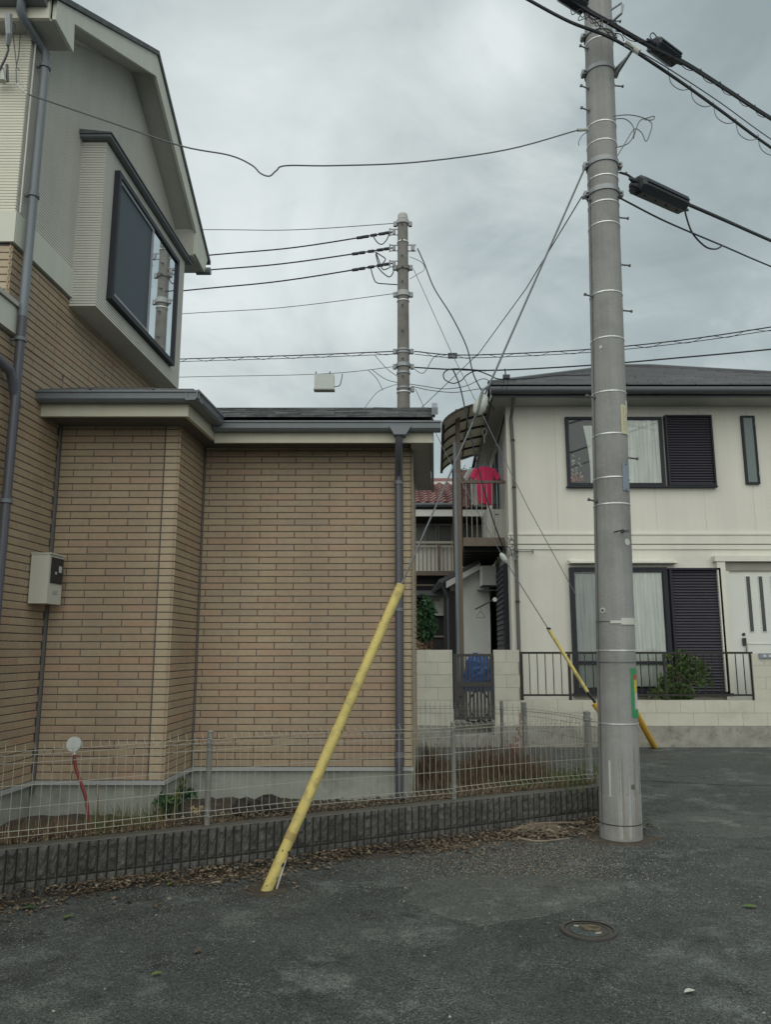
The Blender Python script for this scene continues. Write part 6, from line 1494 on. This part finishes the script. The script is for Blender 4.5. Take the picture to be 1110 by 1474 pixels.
# lower storey
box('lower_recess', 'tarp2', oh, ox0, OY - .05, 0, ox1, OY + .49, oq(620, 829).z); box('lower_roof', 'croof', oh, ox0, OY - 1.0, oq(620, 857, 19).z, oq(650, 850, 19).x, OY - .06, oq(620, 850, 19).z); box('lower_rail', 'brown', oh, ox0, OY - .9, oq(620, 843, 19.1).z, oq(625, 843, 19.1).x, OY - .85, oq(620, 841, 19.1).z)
box('white_panel', 'ofas', oh, oq(612, 870, 19.5).x, OY - .3, oq(620, 886, 19.7).z, oq(648, 870, 19.5).x, OY - .25, oq(620, 859, 19.7).z)
box('vent', 'rail', oh, oq(623, 862, 19.5).x, OY - .34, oq(620, 866, 19.7).z, oq(633, 862, 19.5).x, OY - .301, oq(620, 858, 19.7).z)
lwn = box('window', 'tarp2', oh, oq(600, 900, 19.5).x, OY - .12, oq(620, 934, 19.9).z, oq(651, 900, 19.5).x, OY - .051, oq(620, 888, 19.9).z); box('sill', 'rail', lwn, oq(614, 900, 19.5).x, OY - .2, oq(620, 917, 19.8).z, oq(648, 900, 19.5).x, OY - .13, oq(620, 915, 19.8).z)
# plain side wall masses so the gap behind the gate reads as yard
struct('far_yard', MB().box(-3, 17, .001, 2.4, 19.8, .3), 'basec')

# ============================================================ SMALL THINGS
# round disc on a red hose stake
st = thing('hose_stand', P(122, 1188, 5.75), 'pale round disc on a bent dull red hose behind the fence', 'hose stand')
ys = 5.72
MB().tube(poly([(P(124, 1195, ys).x, ys, .27), P(126, 1175, ys), P(124, 1150, ys), P(116, 1125, ys), P(109, 1105, ys), P(107, 1086, ys)]), .0125, 8).build('hose', 'hose', st, smooth=True)
MB().tube([P(107, 1088, ys), P(107, 1080, ys)], .012, 8).build('neck', 'white', st)
c = P(106.5, 1071, ys); MB().disc((c.x, ys + .01, c.z), (0, -1, .1), .052, .02, 24).build('disc', 'disc', st)
# wooden stake
MB().tube([P(141, 1190, 5.85), P(140, 1128, 5.85)], .010, 5, .007).build('wooden_stake', 'wood', None, label='thin pale wooden stake in the soil beside the red hose', cat='stake')
# plants at the bump corner
rs = random.Random(9)
c = P(258, 1150, 6.3); pl1 = thing('leafy_plant', (c.x, 6.2, .29), 'dark leafy plant in the corner of the foundation', 'plant')
leafball(pl1, (c.x, 6.2, .38), (.16, .12, .12), 260, .03, 'leafd', seed=5); leafball(pl1, (c.x + .02, 6.15, .48), (.08, .08, .08), 50, .03, 'grassg', seed=6, name='young_leaves')
c = P(285, 1158, 6.0); pl2 = thing('withered_flower', (c.x, 6.0, .29), 'pale withered flower cluster beside the dark leafy plant', 'plant')
leafball(pl2, (c.x, 6.0, .37), (.05, .05, .035), 70, .018, mat('withered_petal', (.42, .35, .20), .9, .1, 30), seed=7, name='petals'); MB().tube([(c.x, 6.0, .29), (c.x, 6.0, .36)], .006, 5).build('stem', 'dry', pl2)
# clump of dark clods at (360,1150)
def clod(px, py, Y, r_, label, m='soil'):
    c = P(px, py, Y); rs_ = random.Random(px); mb = MB(); vs = []; nu, nv = 12, 7
    for j in range(nv + 1):
        for i in range(nu):
            a = 2 * pi * i / nu; ph = -pi / 2 + pi * j / nv; k = 1 + rs_.uniform(-.28, .28); vs.append((c.x + r_ * 1.3 * k * cos(ph) * cos(a), Y + r_ * k * cos(ph) * sin(a), .30 + r_ * .4 + r_ * .9 * k * sin(ph)))
    mb.add(vs, [(j * nu + i, j * nu + (i + 1) % nu, (j + 1) * nu + (i + 1) % nu, (j + 1) * nu + i) for j in range(nv) for i in range(nu)])
    return mb.build('clod', m, None, label=label, cat='clod')
dk = mat('dark_clod', (.035, .032, .028), .95, .25, 40, .8, 60)
clod(352, 1150, 6.3, .075, 'left dark lump of earth against the pale foundation', dk); clod(385, 1148, 6.35, .085, 'larger dark lump beside the brown leaves at the foundation', dk); clod(412, 1158, 6.4, .06, 'brownish lump of leaves and earth right of the dark lumps', 'soil')
# valve cover in the asphalt
mc = PG(848, 1340); mh = thing('valve_cover', mc, 'round cast iron valve cover with worn blue and yellow marks', 'valve cover')
MB().disc((mc.x, mc.y, .0015), (0, 0, 1), .132, .006, 40).build('cover', 'castiron', mh)
mb = MB(); 
mb.ring((mc.x, mc.y, 0), .135, .002, .012, 40, .02); mb.build('rim', 'castiron', mh); mb = MB().ring((mc.x, mc.y, 0), .104, .007, .011, 40, .006); mb.build('rim', 'castiron', mh)
def wedge(a0, a1, r0, r1, m, name):
    mb = MB(); vs = []; k = 10
    for i in range(k + 1):
        a = a0 + (a1 - a0) * i / k
        for r_ in (r0, r1): vs.append((mc.x + r_ * cos(a), mc.y + r_ * sin(a), .0095))
    mb.add(vs, [(2 * i, 2 * i + 1, 2 * i + 3, 2 * i + 2) for i in range(k)]).build(name, m, mh)
def seg(a0, a1, off, m, name):
    mb = MB(); vs = [(mc.x + .10 * cos(a0 + (a1 - a0) * i / 14), mc.y + .10 * sin(a0 + (a1 - a0) * i / 14), .0095) for i in range(15)]
    mb.add(vs, [tuple(range(15))]).build(name, m, mh)
seg(radians(135), radians(292), 0, 'paintb', 'blue_mark')
mb = MB()
for t in range(5):   # ridges across blue half
    a = radians(150 + 28 * t); mb.tube([(mc.x + .09 * cos(a), mc.y + .09 * sin(a), .0105), (mc.x - .015, mc.y - .01, .0105)], .003, 4)
mb.build('raised_ribs', 'castiron', mh)
mb = MB(); mb.tube([(mc.x + .025 + .045 * cos(a_ * pi / 8) * (1.0), mc.y + .03 + .035 * sin(a_ * pi / 8), .0095) for a_ in range(17)], .006, 5); mb.tube([(mc.x - .04, mc.y + .06, .0095), (mc.x + .06, mc.y - .05, .0095)], .008, 5); mb.build('yellow_mark', 'painty', mh)
mb = MB(); mb.tube([(mc.x - .07, mc.y + .06, .0095), (mc.x - .045, mc.y + .055, .0095)], .006, 5); mb.tube([(mc.x + .02, mc.y - .06, .0095), (mc.x + .055, mc.y - .05, .0095)], .006, 5); mb.build('white_mark', 'basec', mh)
# single leaves on the asphalt
def leaf(px, py, L_, ang_, m, label, z=.006):
    p = PG(px, py); d = Vector((cos(ang_), sin(ang_), 0)); n_ = Vector((-d.y, d.x, 0)); vs = []; k = 6
    for i in range(k + 1):
        t = i / k; w_ = .28 * L_ * sin(pi * t) ** .8 + .001
        for s_ in (-1, 0, 1): vs.append(p + d * (L_ * (t - .5)) + n_ * (w_ * s_) + Vector((0, 0, z + .004 * abs(s_) + .006 * sin(pi * t) + .004 * t)))
    MB().add(vs, [(3 * i + j, 3 * i + j + 1, 3 * i + j + 4, 3 * i + j + 3) for i in range(k) for j in (0, 1)]).build('fallen_leaf', m, None, label=label, cat='leaf')
leaf(40, 1309, .095, .3, 'leafd', 'large dark green leaf among the litter at the left edge'); leaf(245, 1274, .06, 1.2, 'leafg', 'fresh green leaf sticking out of the litter by the kerb'); leaf(1080, 1307, .085, -.3, 'leafg', 'green leaf lying on the asphalt near the right edge')
leaf(993, 1430, .055, .2, 'insul', 'pale dry leaf lying alone on the lower right asphalt'); leaf(98, 1322, .06, .7, 'leafg', 'small green leaf lying at the edge of the litter, left'); leaf(285, 1372, .05, .8, 'litter', 'small brown leaf alone on the dark asphalt, lower left'); leaf(225, 1405, .06, .2, 'grassg', 'thin yellowish leaf on the asphalt, lower left')

# ---- litter, gravel, weeds (stuff)
random.seed(42)
def kerb_side(px, dist): return kpx(px, dist)
lit = MB()
def put_leaf(mb, p, s_, lift=.006):
    a = R(0, 6.28); d = Vector((cos(a), sin(a), R(-.25, .35))).normalized(); u = d.cross(Vector((R(-.4, .4), R(-.4, .4), 1))).normalized(); c = Vector((0, 0, R(.15, .5) * s_))
    mb.add([p - d * s_, p + u * s_ * .5 + c, p + d * s_, p - u * s_ * .5 + c * R(-.2, 1)], [(0, 1, 2), (0, 2, 3)])
for _ in range(7000):
    s = R(1.6, KL + .2)
    den = .35 + .65 * (.5 + .5 * sin(s * 5.3 + 1) * sin(s * 2.1))
    if R(0, 1) > den: continue
    dist = abs(random.gauss(0, .11 + .06 * sin(s * 3.7))) + .01 + (R(0, .5) if R(0, 1) < .06 else 0)
    if s > 5.9: dist = abs(random.gauss(0, .17)) + .01
    p = kp(s, dist, R(.004, .012) + max(0, .05 - dist * .4))
    put_leaf(lit, p, R(.007, .024))
lit.build('leaf_litter', 'litter', None, kind='stuff', label='brown leaf litter drifted along the foot of the kerb', cat='leaf litter')
lit = MB()
for _ in range(4200):
    s = R(1.6, KL - .1); p = kp(s, -.12 - abs(random.gauss(0, .2)), .30 + R(0, .012)); put_leaf(lit, p, R(.006, .022))
lit.build('lot_litter', 'litter', None, kind='stuff', label='dead leaves and twigs scattered on the soil behind the fence', cat='leaf litter')
# pile of dead palm-like debris by the pole
dbr = MB(); pc = PG(765, 1200)
for _ in range(420):
    p = pc + Vector((random.gauss(0, .22), random.gauss(.04, .08), 0)); a = random.gauss(0.1, 1.1); L_ = R(.03, .15); z_ = max(.01, .055 - .2 * abs(p.x - pc.x) * .5) * R(.2, 1.2)
    d = Vector((cos(a), sin(a), R(-.1, .12))); p.z = z_
    dbr.tube([p - d * L_ / 2, p + Vector((0, 0, R(.0, .02))), p + d * L_ / 2], R(.0015, .0055), 4)
for _ in range(500):
    p = pc + Vector((random.gauss(0, .3), random.gauss(.02, .12), R(.005, .04))); put_leaf(dbr, p, R(.01, .03))
for _ in range(5500):
    px, py = random.gauss(760, 85), random.gauss(1232, 26)
    if py < 1200 or px > 880: continue
    put_leaf(dbr, PG(px, py, R(.003, .008)), R(.003, .009))
dbr.build('dead_branch_debris', 'wood', None, kind='stuff', label='heap of dead twigs and husks between kerb and pole', cat='debris')
dbt = thing('dead_branch', PG(800, 1190), 'pale broken branch lying on the debris beside the pole', 'branch')
MB().tube(poly([PG(735, 1196, .04), PG(770, 1186, .06), PG(800, 1184, .05), PG(842, 1183, .05)]), .013, 6, .006).build('stick', 'wood', dbt); MB().tube(poly([PG(745, 1205, .05), PG(775, 1210, .04), PG(820, 1206, .02)]), .008, 6, .004).build('twig', 'wood', dbt)
gr = MB()
def put_stone(mb, p, s_):
    vs = [p + Vector((s_ * R(.6, 1.1), 0, 0)), p + Vector((0, s_ * R(.6, 1.1), 0)), p + Vector((-s_ * R(.6, 1.1), 0, 0)), p + Vector((0, -s_ * R(.6, 1.1), 0)), p + Vector((s_ * R(-.3, .3), s_ * R(-.3, .3), s_ * R(.4, .8)))]
    a = R(0, 3); 
    vs = [p + Matrix.Rotation(a, 3, 'Z') @ (v_ - p) for v_ in vs]
    mb.add(vs, [(0, 1, 4), (1, 2, 4), (2, 3, 4), (3, 0, 4)])
for _ in range(9000):
    px, py = random.gauss(770, 110), random.gauss(1240, 32)
    if py < 1195 or py > 1460 or px < 0: continue
    put_stone(gr, PG(px, py), R(.002, .0075))
for _ in range(4000):
    p = kp(R(1.6, KL + 1), R(.02, .9) ** 1, 0); put_stone(gr, p, R(.002, .006))
for _ in range(16000):
    X_ = R(-3, 5.5); Y_ = R(2.3, 9)
    if sin(X_ * 2.1 + 1.3 * sin(Y_ * 1.7)) * sin(Y_ * 2.6 + X_) < R(-1.2, .6): continue
    put_stone(gr, Vector((X_, Y_, 0)), R(.0015, .005) if R(0, 1) < .97 else R(.006, .012))
for _ in range(2600):
    p = Vector((PX0 + .6 + random.gauss(.9, .9), PY0 + random.gauss(.5, .9), 0)); put_stone(gr, p, R(.002, .006))
gr.build('gravel', 'stone', None, kind='stuff', label='loose grit and gravel scattered over the asphalt', cat='gravel')
def blades(n_, gen, h0, h1, m, label, name, w0=.004, cat='grass'):
    mb = MB()
    for _ in range(n_):
        p = gen(); h = R(h0, h1) ; a = R(0, 6.3); ln = Vector((cos(a), sin(a), 0)) * h * R(.1, .6); wv = Vector((-sin(a), cos(a), 0)) * R(.6, 1.3) * w0
        q1 = p + ln * .35 + Vector((0, 0, h * .6)); q2 = p + ln + Vector((0, 0, h))
        mb.add([p - wv, p + wv, q1 + wv * .7, q1 - wv * .7, q2], [(0, 1, 2, 3), (3, 2, 4)])
    return mb.build(name, m, None, kind='stuff', label=label, cat=cat)
def on_lot(px0, px1, y0, y1):
    def g_():
        px = R(px0, px1); Y = R(y0, y1); d = raydir(px, 935); return Vector((d.x / d.y * Y, Y, .285))
    return g_
def clump(px0, px1, y0, y1):
    g0 = on_lot(px0, px1, y0, y1); cs = [g0() for _ in range(26)]
    def g_():
        c = cs[random.randrange(26)]; return c + Vector((random.gauss(0, .09), random.gauss(0, .07), 0))
    return g_
M['weedd'] = ramp_mat('dark_dry_weed', [(.10, .065, .045), (.14, .10, .065), (.07, .045, .03), (.18, .14, .09), (.09, .045, .035)], rough=.9)
def edge_lot(px0, px1, o0, o1):
    def g_():
        p = kpx(R(px0, px1), -R(o0, o1)); p.z = .29; return p
    return g_
blades(2300, clump(600, 780, 7.4, 8.9), .03, .33, 'weedd', 'reddish dry weed stalks behind the fence right of the house', 'dry_weeds', .0035)
blades(900, clump(600, 850, 7.3, 7.9), .03, .12, 'dry', 'short dry straw in front of the second fence', 'dry_grass', .003)
blades(1200, clump(690, 855, 7.35, 8.4), .03, .15, 'grassg', 'green grass tufts by the corner of the second fence', 'green_grass', .004)
blades(700, edge_lot(600, 855, .12, .4), .02, .07, 'dry', 'short dead grass along the kerb top, right', 'kerb_grass', .003)
blades(650, edge_lot(0, 260, .12, .5), .03, .16, 'dry', 'dry straw along the kerb top, left', 'straw', .0025)
blades(260, edge_lot(130, 235, .15, .5), .04, .2, 'grassg', 'thin green grass beside the wooden stake', 'thin_grass', .0025)
rw_ = thing('red_weed', P(745, 1080, 8.3), 'tall reddish weed stalk standing at the fence corner post', 'weed')
for k in range(5): c0 = P(735 + 5 * k, 1105, 8.3); MB().tube([(c0.x, 8.3, .28), (c0.x + R(-.05, .05), 8.3, R(.6, .92))], .004, 4, .002).build('stem', mat('reddish_stem', (.20, .07, .06), .8, .1, 10), rw_)
leafball(rw_, P(745, 1070, 8.3), (.07, .05, .25), 90, .015, mat('reddish_leaf', (.22, .09, .08), .8, .2, 30), seed=12)

# repeats share a group phrase
GR = dict(power_line='power lines running left from the far pole', guy_wire='guy wires of the near pole', fallen_leaf='single leaves lying on the asphalt', splice_closure='black splice cases on the cables', telecom_cable='telecom cables through the far pole',
          overhead_cable='thick cables on the near pole', service_drop='service drops', drop_wire='slack wires at the far pole', clod='lumps of earth by the foundation', garment='laundry on the balcony', shirt='laundry on the balcony', t_shirt='laundry on the balcony',
          wire_fence='wire fences round the lot', utility_pole='concrete utility poles', lashing_wire='wires along the thick black cable', guy_strand='straight guy strands', cable_loop='drooping cable loops')
for o in list(col.objects):
    if o.parent is None and o.get('category') and 'group' not in o:
        b_ = o.name.split('.')[0]
        if b_ in GR: o['group'] = GR[b_]
